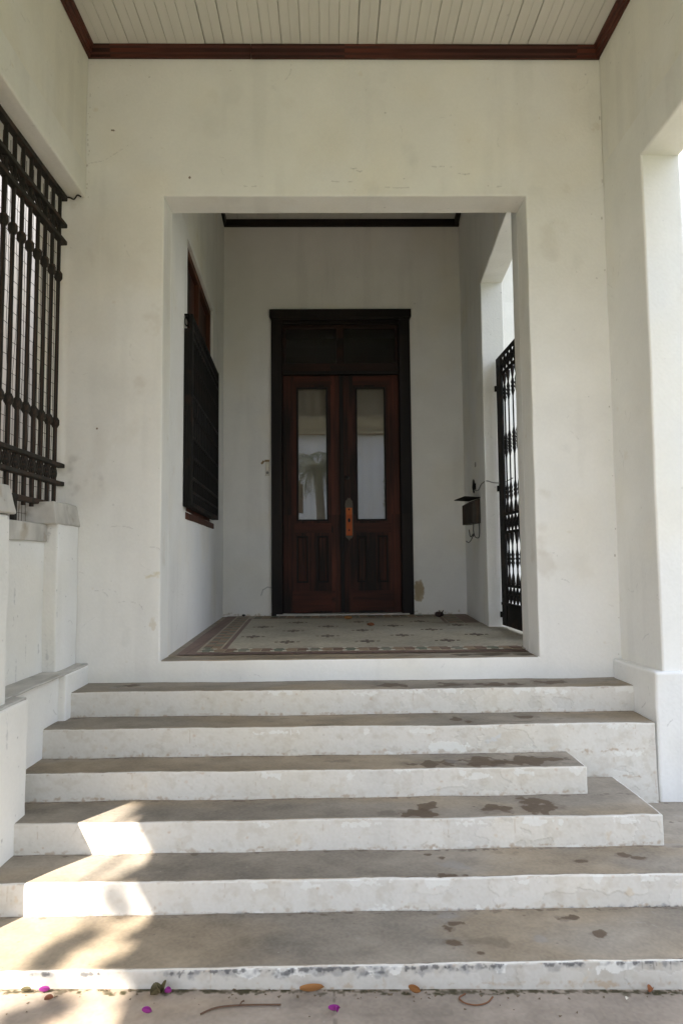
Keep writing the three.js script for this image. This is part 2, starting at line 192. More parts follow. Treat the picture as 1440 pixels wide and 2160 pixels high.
// timber
const woodFn = (base, lo, vert, dx) => (x, y, o) => { const X = (vert ? x : y) + dx, Y = vert ? y : x, g = fbm(X * 60, Y * 2.2, 4), b = fbm(X * 5, Y * 1.1 + 7, 4), f = vn(X * 260, Y * 9), t = Math.min(1, Math.max(0, 0.12 + 0.55 * g + 1.5 * (b - 0.5) + 0.18 * (f - 0.5))); for (let q = 0; q < 3; q++) o[q] = lo[q] + (base[q] - lo[q]) * t; o[3] = 0.5 + 0.4 * (g - 0.5) + 0.3 * (f - 0.5); };
const wood = (base, lo, vert, dx, rough = 0.5) => new Skin(0, 0, 1.5, 2, 200, woodFn(base, lo, vert, dx)).mat(rough, 0.0015);
const mDoor = wood([0.115, 0.031, 0.016], [0.014, 0.008, 0.006], true, 3, 0.6), mDoorRail = wood([0.10, 0.025, 0.012], [0.014, 0.009, 0.007], false, 9, 0.6), mCasing = wood([0.02, 0.014, 0.011], [0.009, 0.007, 0.007], true, 20, 0.6);
const mTransom = wood([0.05, 0.017, 0.01], [0.012, 0.008, 0.007], false, 55, 0.6), mCornice = wood([0.12, 0.034, 0.02], [0.035, 0.012, 0.009], false, 31, 0.45), mShutter = wood([0.14, 0.05, 0.026], [0.05, 0.02, 0.013], true, 44, 0.6);
const mBoards = [0, 1, 2].map((i) => { const s = new Skin(0, 0, 2, 6.4, 90, (x, y, o) => { const a = fbm(x * 9 + i * 40, y * 0.7, 4) - 0.5, c = fbm(x * 40, y * 1.5 + i * 9, 3) - 0.5, v = 1 + 0.07 * a + 0.05 * c; o[0] = 0.64 * v; o[1] = 0.625 * v; o[2] = 0.58 * v; o[3] = 0.5 + 0.5 * c; }); s.specks(60, GREY, 0.5, 0.004, 0.014); return s.mat(0.7, 0.0015); });
const mIron = (() => { const s = new Skin(0, 0, 1, 1, 200, (x, y, o) => { const a = fbm(x * 14, y * 14, 4), r = sstep(0.56, 0.72, fbm(x * 9 + 30, y * 9, 4)); o[0] = 0.007 + 0.008 * a + 0.014 * r; o[1] = 0.007 + 0.007 * a + 0.006 * r; o[2] = 0.006 + 0.007 * a + 0.003 * r; o[3] = a; }); return s.mat(0.7, 0.002, { specularIntensity: 0.3 }); })();
const mIronOld = (() => { const s = new Skin(0, 0, 1, 1, 200, (x, y, o) => { const a = fbm(x * 14, y * 14, 4), r = sstep(0.5, 0.66, fbm(x * 11 + 30, y * 11, 4)); o[0] = 0.015 + 0.015 * a + 0.026 * r; o[1] = 0.013 + 0.014 * a + 0.01 * r; o[2] = 0.011 + 0.011 * a + 0.005 * r; o[3] = a; }); return s.mat(0.7, 0.003); })();
const flat = (r, g, b, rough = 0.8, x = {}) => new THREE.MeshStandardMaterial({ color: new THREE.Color().setRGB(r, g, b), roughness: rough, ...x });
const mGlass = new THREE.MeshPhysicalMaterial({ color: 0xffffff, roughness: 0, transmission: 1, thickness: 0, ior: 1.52 });
const mStone = (() => { const s = new Skin(0, 0, 1.5, 1.5, 240, (x, y, o) => { const a = fbm(x * 6, y * 6, 5) - 0.5, b = fbm(x * 22, y * 11 + 5, 4) - 0.5, v = 1 + 0.6 * a + 0.35 * b; o[0] = 0.5 * v; o[1] = 0.485 * v; o[2] = 0.45 * v; o[3] = 0.5 + 0.4 * b; }); for (let i = 0; i < 26; i++) s.blob(rr(0, 1.5), rr(0, 1.5), rr(0.03, 0.09), rr(0.04, 0.16), rnd() < 0.5 ? [0.27, 0.25, 0.22] : [0.36, 0.29, 0.2], 0.5, { f: 12, soft: 0.7 }); s.specks(80, [0.3, 0.24, 0.17], 0.5, 0.01, 0.05); return s.mat(0.85, 0.006); })();
console.log('textures done');

// ------------------------------------------------------------------ ground
struct(mesh('driveway', (() => { const g = new THREE.PlaneGeometry(5.9, 5.6); g.rotateX(-Math.PI / 2); g.translate(0.25, 0, 4.4); const p = g.attributes.position, uv = g.attributes.uv; for (let i = 0; i < p.count; i++) { uv.setXY(i, p.getX(i), p.getZ(i)); p.setY(i, 0.004 - 0.0185 * p.getX(i) * (Math.abs(p.getX(i)) > 9 ? 1 : 1)); } g.computeVertexNormals(); return g; })(), mDrive), 'grey brown concrete driveway at the foot of the steps');
const mEarth = new Skin(0, 0, 12, 12, 60, (x, y, o) => { const a = fbm(x * 1.2, y * 1.2, 5), b = fbm(x * 7, y * 7, 3); const t = sstep(0.3, 0.5, a); o[0] = 0.15 * (1 - t) + 0.07 * t + 0.05 * (b - 0.5); o[1] = 0.16 * (1 - t) + 0.1 * t + 0.05 * (b - 0.5); o[2] = 0.11 * (1 - t) + 0.035 * t; o[3] = b; }).mat(0.95, 0.02);
struct(mesh('ground', (() => { const g = new THREE.PlaneGeometry(240, 240); g.rotateX(-Math.PI / 2); g.translate(0, -0.25, 0); const p = g.attributes.position, uv = g.attributes.uv; for (let i = 0; i < p.count; i++) uv.setXY(i, p.getX(i), p.getZ(i)); return g; })(), mEarth), 'bare earth and patchy grass around the house');

// ------------------------------------------------------------------ porch walls
const OX0 = -1.043, OX1 = 1.26, OY1 = 3.805;
const CX0 = -1.537, CX1 = 1.762, CY = 4.79;
tag(mesh('front_wall', panel([[-1.85, -0.1], [2.0, -0.1], [2.0, 5.7], [-1.85, 5.7]], [rect(OX0, OX1, FLOOR - 0.004, OY1)], 0.22), mWall), 'white plastered porch wall with the wide rectangular opening to the door recess', 'wall');
const leftWall = tag(group('side_wall', -1.7, 0, 0), 'white plastered beam wall carried over the barred opening beside the steps', 'wall');
const LX = (g) => g.translate(1.7, 0, 0);
mesh('beam', LX(slab(-1.84, CX0, 3.79, 4.9, 0.001, 6.1, { r: 0.012, amp: 0.004, seg: 0.15 })), mPlaster, leftWall);
mesh('pier', LX(slab(-1.84, CX0 - 0.012, 1.7, 3.8, 1.16, 1.54, { r: 0.015, amp: 0.003 })), mPlaster, leftWall);
mesh('pier', LX(slab(-1.84, CX0, -0.25, 3.8, 5.65, 6.09, { r: 0.015, amp: 0.003 })), mPlaster, leftWall);
// stepped parapet under the bars, its ledge and sloping caps
const parapet = tag(group('parapet', -1.7, 0, 0), 'white parapet with ledge and weathered sloping caps under the window bars', 'parapet');
const pA = { r: 0.014, amp: 0.004, seg: 0.08, fq: 7 };
mesh('plinth', LX(slab(-1.86, -1.466, -0.1, 0.872, 0.002, 0.36, pA)), mParapet, parapet);
mesh('plinth', LX(slab(-1.86, -1.506, -0.1, 0.868, 0.34, 1.0, pA)), mParapet, parapet);
mesh('plinth', LX(slab(-1.86, -1.40, -0.1, 0.866, 0.97, 1.612, pA)), mParapet, parapet);
mesh('pilaster', LX(slab(-1.84, -1.541, 0.86, 1.72, 0.002, 0.32, pA)), mParapet, parapet);
mesh('panel', LX(slab(-1.82, -1.618, 0.86, 1.62, 0.3, 1.2, pA)), mParapet, parapet);
mesh('pilaster', LX(slab(-1.84, -1.432, 0.86, 1.70, 1.13, 1.545, pA)), mParapet, parapet);
mesh('ledge', LX(slab(-1.8, -1.47, 0.868, 0.880, 0.003, 1.10, { r: 0.004, amp: 0.003, fq: 7, seg: 0.06 })), mStone, parapet);
mesh('ledge', LX(slab(-1.8, -1.405, 0.860, 0.874, 0.985, 1.60, { r: 0.004, amp: 0.003, fq: 7, seg: 0.06 })), mStone, parapet);
mesh('coping', LX(slab(-1.85, -1.598, 1.605, 1.705, 0.325, 1.128, { r: 0.008, amp: 0.003 })), mStone, parapet);
function cap(z0, z1, x1) { // sloping cap stone
  const g = slab(-1.85, x1, 1.705, 1.835, z0, z1, { r: 0.012, amp: 0.006, seg: 0.05, fq: 9 }), p = g.attributes.position;
  for (let i = 0; i < p.count; i++) { const t = (p.getY(i) - 1.705) / 0.13; p.setX(i, p.getX(i) > -1.7 ? p.getX(i) - 0.024 * t : p.getX(i)); const zm = (z0 + z1) / 2; if (z0 > 0.05 || p.getZ(i) > zm) p.setZ(i, p.getZ(i) + (zm - p.getZ(i)) * 0.14 * t); }
  return LX(g);
}
mesh('cap', cap(0.002, 0.37, -1.528), mStone, parapet);
mesh('cap', cap(1.09, 1.58, -1.415), mStone, parapet);
// right-hand wall: short return, then an open bay
const rightWall = tag(group('side_wall', 1.87, 0, 0), 'white plastered wall with a short return and an open bay above its plinth', 'wall');
const RX = (g) => g.translate(-1.87, 0, 0);
mesh('return', RX(slab(CX1, 1.985, 0.86, 3.79, -0.01, 0.52, { r: 0.014, amp: 0.004 })), mPlaster, rightWall);
mesh('beam', RX(slab(CX1, 1.985, 3.755, 4.9, 0.001, 6.1, { r: 0.014, amp: 0.004 })), mPlaster, rightWall);
mesh('pier', RX(slab(CX1, 1.985, -0.25, 3.8, 5.65, 6.09, { r: 0.014, amp: 0.003 })), mPlaster, rightWall);
mesh('plinth', RX(slab(1.708, 2.04, -0.1, 0.878, 0.003, 0.548, { r: 0.016, amp: 0.005, seg: 0.08, fq: 7 })), mParapet, rightWall);

// ------------------------------------------------------------------ ceiling of tongued boards, cornice, roof
const ceiling = struct(group('porch_ceiling', 0.11, 4.79, 0), 'cream painted board ceiling of the porch');
{
  const pitch = 0.1215, z1 = 5.9; let i = 0;
  for (let x = CX0 + 0.03; x < CX1 - 0.01; x += pitch, i++) {
    const gap = [0.001, 0.0038, 0.001, 0.0022][(i * 7 + (i >> 1)) % 4], x1 = Math.min(x + pitch - gap, CX1 - 0.005), dy = rr(0, 0.003), ps = [[x, 0.018], [x, 0.004 + dy], [x + 0.003, dy], [x + pitch * 0.48, dy], [x + pitch * 0.487, 0.0035 + dy], [x + pitch * 0.505, 0.0035 + dy], [x + pitch * 0.512, dy], [x1 - 0.003, dy], [x1, 0.004 + dy], [x1, 0.018]];
    const s = new THREE.Shape(ps.map(([a, b]) => new THREE.Vector2(a - 0.11, b))); const g = new THREE.ExtrudeGeometry(s, { depth: z1, bevelEnabled: false }); const g2 = worldUV(g); const uv = g2.attributes.uv, off = i * 0.37; for (let k = 0; k < uv.count; k++) uv.setX(k, uv.getX(k) + off); mesh('board', g2, mBoards[i % 3], ceiling);
  }
  const prof = [[0, -0.07], [0.016, -0.07], [0.018, -0.052], [0.03, -0.045], [0.032, -0.02], [0.044, -0.012], [0.046, 0.0], [0, 0.0]];
  const run = (len) => { const s = new THREE.Shape(prof.map((p) => new THREE.Vector2(...p))); const g = new THREE.ExtrudeGeometry(s, { depth: len, bevelEnabled: false }); return g; };
  const fin = (g) => { g.computeVertexNormals(); return worldUV(g); };
  let g = run(1.1); g.rotateY(Math.PI / 2); g.rotateY(Math.PI); // profile depth becomes +z, run along x
  const back = (x0, x1) => { const q = run(x1 - x0); q.applyMatrix4(new THREE.Matrix4().makeBasis(new THREE.Vector3(0, 0, 1), new THREE.Vector3(0, 1, 0), new THREE.Vector3(-1, 0, 0))); q.translate(x1 - 0.11, 0, 0.003); return fin(q); };
  mesh('cornice', back(CX0, -0.493), mCornice, ceiling); const b2 = back(-0.49, CX1); b2.translate(0, -0.002, 0.002); mesh('cornice', b2, mCornice, ceiling);
  const left = run(5.8); left.translate(CX0 - 0.11 + 0.002, 0, 0.004); mesh('cornice', fin(left), mCornice, ceiling);
  const right = run(5.8); right.scale(-1, 1, 1); right.translate(CX1 - 0.11 - 0.002, 0, 0.004); { const ix = right.toNonIndexed ? right : right; const p = ix.attributes.position; for (let i = 0; i < p.count; i += 3) { const a = [p.getX(i), p.getY(i), p.getZ(i)]; p.setXYZ(i, p.getX(i + 1), p.getY(i + 1), p.getZ(i + 1)); p.setXYZ(i + 1, ...a); } mesh('cornice', fin(ix), mCornice, ceiling); }
}
const mTile = flat(0.28, 0.12, 0.07, 0.85);
const roof = tag(group('porch_roof', 0, 4.82, 0), 'flat porch roof with a tiled eave along its side', 'roof');
mesh('slab', slab(-1.86, 2.06, 0.09, 0.3, -0.3, 6.35, { r: 0.02 }), mPlaster, roof);
mesh('rear_slab', slab(-1.9, 3.1, 0.7, 0.9, -7.3, -0.21, { r: 0.02 }), mPlaster, roof);
mesh('front_beam', slab(-1.53, 1.75, -0.12, 0.088, 5.85, 6.1, { r: 0.014 }), mPlaster, roof);
{ const g = slab(-0.515, 0.47, -0.03, 0.03, 0, 6.3, { r: 0.01 }); g.rotateZ(0.42); g.translate(-2.29, -0.715, 0.0); mesh('eave', g, mTile, roof); }

// ------------------------------------------------------------------ steps
const stairs = tag(group('entrance_steps', 0.1, 0, 0.8), 'worn white steps with grey cement treads climbing to the doorway', 'steps');
const SX = (g) => g.translate(-0.1, 0, -0.8);
const XR = [1.76, 1.695, 1.232, 1.466, 2.7, 2.9], ZB = [-0.02, 0.25, 0.53, 0.53, 0.5, 0.5], YB = [0.6, 0.19, 0.33, 0.19, 0.06, -0.2], XE = [0, 0, 1, 1, 1, 1];
TY.forEach((y, i) => {
  const st = group('step', 0, 0, 0, 0, stairs);
  mesh('riser', SX(slab(-1.7, XR[i], YB[i], y, ZB[i], TZ[i], { r: 0.008, amp: 0.0045, seg: 0.028, fq: 4, chip: 0.45 })), mRiser, st);
  mesh('tread', SX(slab(-1.69, XR[i] - (XE[i] ? 0.013 : 0), y - 0.012, y + 0.0025, ZB[i] + 0.01, TZ[i] - 0.009, { r: 0.0015, amp: 0.0045, seg: 0.035, fq: 4 })), mTread, st);
});

// ------------------------------------------------------------------ vestibule
const xl = (z) => OX0 + 0.046 * (z + 0.2), xr = (z) => OX1 - 0.0688 * (z + 0.2), BZ = -3.3;
// left wall: local x runs inwards (-z)
const VL = tag(mesh('vestibule_wall', panel([[0, 0.7], [3.2, 0.7], [3.2, 5.6], [0, 5.6]], [rect(0.655, 2.185, 1.86, 3.945)], 0.26, { jit: 0.003, bevel: 0.004 }), mPlaster), 'white recess wall that holds the barred wooden window', 'wall');
VL.position.set(xl(-0.19) + 0.0012, 0, -0.19); VL.rotation.y = Math.PI / 2 + Math.atan(0.046);
const VR = tag(mesh('vestibule_wall', panel([[-3.2, 0.7], [0, 0.7], [0, 5.6], [-3.2, 5.6]], [[[-1.63, 0.885], [-0.2, 0.885], [-0.2, 4.0], [-1.63, 4.0]]], 0.2, { jit: 0.004 }), mPlaster), 'white recess wall with the tall gateway and the mailbox', 'wall');
VR.position.set(xr(-0.215) - 0.001, 0, -0.215); VR.rotation.y = -Math.PI / 2 - Math.atan(0.0688);
tag(mesh('door_wall', (() => { const g = panel([[-1.9, 0.7], [2.2, 0.7], [2.2, 5.6], [-1.9, 5.6]], [rect(-0.56, 0.79, 0.75, 4.2)], 0.2, { bevel: 0.004, jit: 0 }); return g.translate(0, 0, BZ); })(), mBack), 'white wall at the back of the recess around the dark double door', 'wall');
const vceil = struct(group('vestibule_ceiling', 0.12, 5.3, -1.7), 'pale board ceiling of the door recess');
for (let i = 0; i < 14; i++) mesh('board', bx(-1.6 + i * 0.23, -1.6 + i * 0.23 + 0.227, 0.04, 0.06, -1.65, 1.5, 0.003), mBoards[i % 3], vceil);
mesh('cornice', bx(-1.5, 1.5, -0.035, 0.04, -1.6, -1.555, 0.004), mCasing, vceil);
{ const g = bx(-0.045, 0, -0.033, 0.04, -1.6, 1.5, 0.004); g.rotateY(0.046); g.translate(-1.2, 0, 0); mesh('cornice', g, mCasing, vceil); const h = bx(0, 0.045, -0.033, 0.04, -1.6, 1.5, 0.004); h.rotateY(-0.0688); h.translate(1.19, 0, 0.0); mesh('cornice', h, mCasing, vceil); }
// floor: cement strip, maroon bands, border tiles, pale mosaic field with rosettes
const floor = struct(group('vestibule_floor', 0.1, FLOOR, -1.6), 'mosaic tile floor of the door recess with a patterned border');
{
  const F = (g) => g.translate(-0.1, -FLOOR, 1.6);
  const grey = new Skin(-1.3, -3.5, 5.5, 3.6, 110, (x, y, o) => { cementFn(9, 80)(x, y, o); for (let q = 0; q < 3; q++) o[q] *= 1.15; }); grey.blob(0.95, -0.12, 0.2, 0.08, [0.06, 0.045, 0.03], 0.8, { f: 10 }); grey.blob(1.2, -0.1, 0.07, 0.05, [0.06, 0.045, 0.03], 0.8, { f: 10 });
  mesh('cement_base', [F(slab(OX0 + 0.004, OX1 - 0.004, FLOOR - 0.02, FLOOR, -0.25, -0.004, { r: 0.008, amp: 0.002, seg: 0.1 })), F(slab(-1.3, 4.15, FLOOR - 0.14, FLOOR - 0.001, -3.32, -0.23, { r: 0.004 }))], grey.mat(0.7, 0.003), floor);
  const quad = (pts, y) => { const g = new THREE.BufferGeometry(); const P = [], U = []; for (const i of [0, 1, 2, 0, 2, 3]) { P.push(pts[i][0], y, pts[i][1]); U.push(pts[i][0], pts[i][1]); } g.setAttribute('position', new THREE.Float32BufferAttribute(P, 3)); g.setAttribute('uv', new THREE.Float32BufferAttribute(U, 2)); g.computeVertexNormals(); if (g.attributes.normal.getY(0) < 0) { const q = g.attributes.position.array; for (const k of [0, 9]) for (let c = 0; c < 3; c++) { const t = q[k + 3 + c]; q[k + 3 + c] = q[k + 6 + c]; q[k + 6 + c] = t; } g.computeVertexNormals(); } return F(g); };
  const tess = (c, k, pxm = 150) => { const s = new Skin(-1.3, -3.4, 4, 3.4, pxm, (x, y, o) => { const i = Math.floor(x / 0.02), j = Math.floor(y / 0.02), n = LAT[(i * 31 + j * 57 + k * 11) & 65535], fx = x / 0.02 - i, fy = y / 0.02 - j, gr = fx < 0.12 || fy < 0.12 ? 0.72 : 1, d = fbm(x * 3 + k, y * 3, 4); const v = gr * (0.86 + 0.24 * n) * (0.75 + 0.5 * d); for (let q = 0; q < 3; q++) o[q] = c[q] * v; o[3] = gr; }); s.blob(1.05, -0.3, 0.22, 0.14, [0.1, 0.075, 0.05], 0.6, { f: 9, soft: 0.3 }); s.blob(1.1, -2.3, 0.2, 0.3, [0.12, 0.09, 0.06], 0.45, { f: 7, soft: 0.6 }); s.specks(80, [0.12, 0.09, 0.06], 0.6, 0.004, 0.02); return s.mat(0.6, 0.0015); };
  const mField = tess([0.40, 0.365, 0.285], 1), mMaroon = tess([0.2, 0.135, 0.112], 2, 90), mLine = tess([0.42, 0.36, 0.27], 3, 90);
  const mG = [flat(0.15, 0.165, 0.12, 0.6), flat(0.19, 0.19, 0.145, 0.6)], mB = [flat(0.22, 0.15, 0.10, 0.6), flat(0.28, 0.2, 0.13, 0.6), flat(0.18, 0.115, 0.08, 0.6)], mW = flat(0.5, 0.46, 0.38, 0.6), mDk = flat(0.14, 0.11, 0.085, 0.6);
  const L = (o, z) => xl(z) + o, Rr = (o, z) => xr(z) - o, Y1 = FLOOR + 0.005, zf = -0.2, zb = -3.29, zr = -2.25;
  mesh('band', quad([[L(0.055, zf), zf], [Rr(0.02, -0.3), zf], [Rr(0.02, -0.3), -0.305], [L(0.055, -0.305), -0.305]], Y1), mMaroon, floor);
  mesh('band', quad([[L(0.055, -0.305), -0.305], [L(0.16, -0.305), -0.305], [L(0.16, zb), zb], [L(0.055, zb), zb]], Y1), mMaroon, floor);
  mesh('line', quad([[L(0.16, -0.305), -0.305], [L(0.178, -0.305), -0.305], [L(0.178, zb), zb], [L(0.16, zb), zb]], Y1 + 0.001), mLine, floor);
  mesh('line', quad([[L(0.178, -0.305), -0.305], [Rr(0.0, -0.3), -0.305], [Rr(0.0, -0.3), -0.325], [L(0.178, -0.325), -0.325]], Y1 + 0.001), mLine, floor);
  mesh('bed', quad([[L(0.178, -0.325), -0.325], [Rr(-0.1, -0.3), -0.325], [Rr(-0.1, -0.5), -0.475], [L(0.178, -0.475), -0.475]], Y1), mLine, floor);
  mesh('bed', quad([[L(0.178, -0.475), -0.475], [L(0.298, -0.475), -0.475], [L(0.298, zb), zb], [L(0.178, zb), zb]], Y1), mLine, floor);
  mesh('line', quad([[L(0.298, -0.475), -0.475], [L(0.312, -0.475), -0.475], [L(0.312, zb), zb], [L(0.298, zb), zb]], Y1 + 0.001), mLine, floor);
  mesh('band', quad([[L(0.312, -0.475), -0.475], [L(0.345, -0.475), -0.475], [L(0.345, -2.9), -2.9], [L(0.312, -2.9), -2.9]], Y1), mMaroon, floor);
  mesh('band', quad([[L(0.345, -0.475), -0.475], [1.6, -0.475], [1.6, -0.497], [L(0.345, -0.497), -0.497]], Y1), mMaroon, floor);
  mesh('field', quad([[L(0.345, -0.497), -0.497], [1.62, -0.497], [1.62, zr], [L(0.345, zr), zr]], Y1), mField, floor);
  mesh('field', quad([[L(0.345, zr), zr], [Rr(0.345, zr), zr], [Rr(0.345, -2.9), -2.9], [L(0.345, -2.9), -2.9]], Y1), mField, floor);
  mesh('band', quad([[L(0.312, -2.9), -2.9], [Rr(0.312, -2.9), -2.9], [Rr(0.312, -2.935), -2.935], [L(0.312, -2.935), -2.935]], Y1), mMaroon, floor);
  mesh('bed', quad([[L(0.312, -2.935), -2.935], [Rr(0.312, -2.935), -2.935], [Rr(0.312, zb), zb], [L(0.312, zb), zb]], Y1), mLine, floor);
  mesh('band', quad([[Rr(0.345, zr), zr], [Rr(0.312, zr), zr], [Rr(0.312, -2.9), -2.9], [Rr(0.345, -2.9), -2.9]], Y1), mMaroon, floor);
  mesh('bed', quad([[Rr(0.312, zr), zr], [Rr(0.16, zr), zr], [Rr(0.16, zb), zb], [Rr(0.312, zb), zb]], Y1), mLine, floor);
  mesh('band', quad([[Rr(0.16, zr), zr], [Rr(0.02, zr), zr], [Rr(0.02, zb), zb], [Rr(0.16, zb), zb]], Y1), mMaroon, floor);
  const tg = bx(-0.034, 0.034, 0, 0.003, -0.034, 0.034, 0.001), sg = bx(-0.014, 0.014, 0, 0.0045, -0.014, 0.014, 0.001);
  const tile = (x, z, sx, sz, m) => { const t = mesh('border_tile', tg, m, floor); t.position.set(x - 0.1, 0.005, z + 1.6); t.scale.set(sx, 1, sz); };
  const dot = (x, z) => { const t = mesh('corner_tile', sg, mW, floor); t.position.set(x - 0.1, 0.0055, z + 1.6); };
  const pick = (k, i) => (k % 3 === 0 ? mG[i % 2] : mB[(i * 7 + 3) % 3]);
  for (let i = 0, x = L(0.225, -0.4); x < Rr(0, -0.4) + 0.04; x += 0.079, i++) { tile(x, -0.4, 1.05, 1.75, pick(i, i)); if (i % 3 === 0) for (const z of [-0.342, -0.458]) { dot(x - 0.04, z); dot(x + 0.04, z); } }
  for (let i = 0, z = -0.53; z > zb + 0.04; z -= 0.079, i++) for (const [k, o] of [[0, 0.208], [1, 0.268]]) tile(L(o, z), z, 0.8, 1.02, (i + k) % 3 === 0 ? mG[i % 2] : mB[(i * 5 + k) % 3]);
  for (let i = 0, x = L(0.4, -3.1); x < Rr(0.36, -3.1); x += 0.085, i++) for (const z of [-3.03, -3.18]) tile(x, z, 1.1, 1.7, pick(i + (z < -3.1 ? 1 : 0), i));
  for (let i = 0, z = -2.3; z > zb + 0.04; z -= 0.079, i++) for (const [k, o] of [[0, 0.2], [1, 0.268]]) tile(Rr(o, z), z, 0.9, 1.02, (i + k) % 3 === 0 ? mG[i % 2] : mB[(i * 5 + k) % 3]);
  const pet = []; for (let k = 0; k < 8; k++) { const g = bx(0.022, 0.055, 0, 0.0025, -0.011, 0.011, 0.001); g.rotateY(k * Math.PI / 4); pet.push(g); } for (const k of [0, 1, 2, 3]) { const g = bx(0.068, 0.092, 0, 0.0025, -0.012, 0.012, 0.001); g.rotateY(k * Math.PI / 2); pet.push(g); } pet.push(bx(-0.013, 0.013, 0, 0.0025, -0.013, 0.013, 0.001));
  const rg = mergeGeometries(pet.map((g) => g.toNonIndexed()));
  for (let c = 0; c < 7; c++) for (let r = 0; r < 3; r++) { const x = -0.62 + c * 0.292, z = c % 2 ? -0.84 - r * 0.8 : -1.22 - r * 0.8; if (z < -2.75) continue; const q = mesh('rosette', rg, mDk, floor); q.position.set(x - 0.1, 0.0052, z + 1.6); }
}
// dark hall behind the door
struct(mesh('inner_hall', (() => { const g = [bx(-1.5, 1.8, 0.6, 0.88, -7, -3.51), bx(-1.5, 1.8, 5.2, 5.4, -7, -3.51), bx(-1.7, -1.5, 0.6, 5.4, -7, -3.51), bx(1.8, 2.0, 0.6, 5.4, -7, -3.51), bx(-1.7, 2.0, 0.6, 5.4, -7.2, -7.01)]; return g; })(), mCasing), 'unlit dark panelled hall behind the front door');
console.log('structure done');

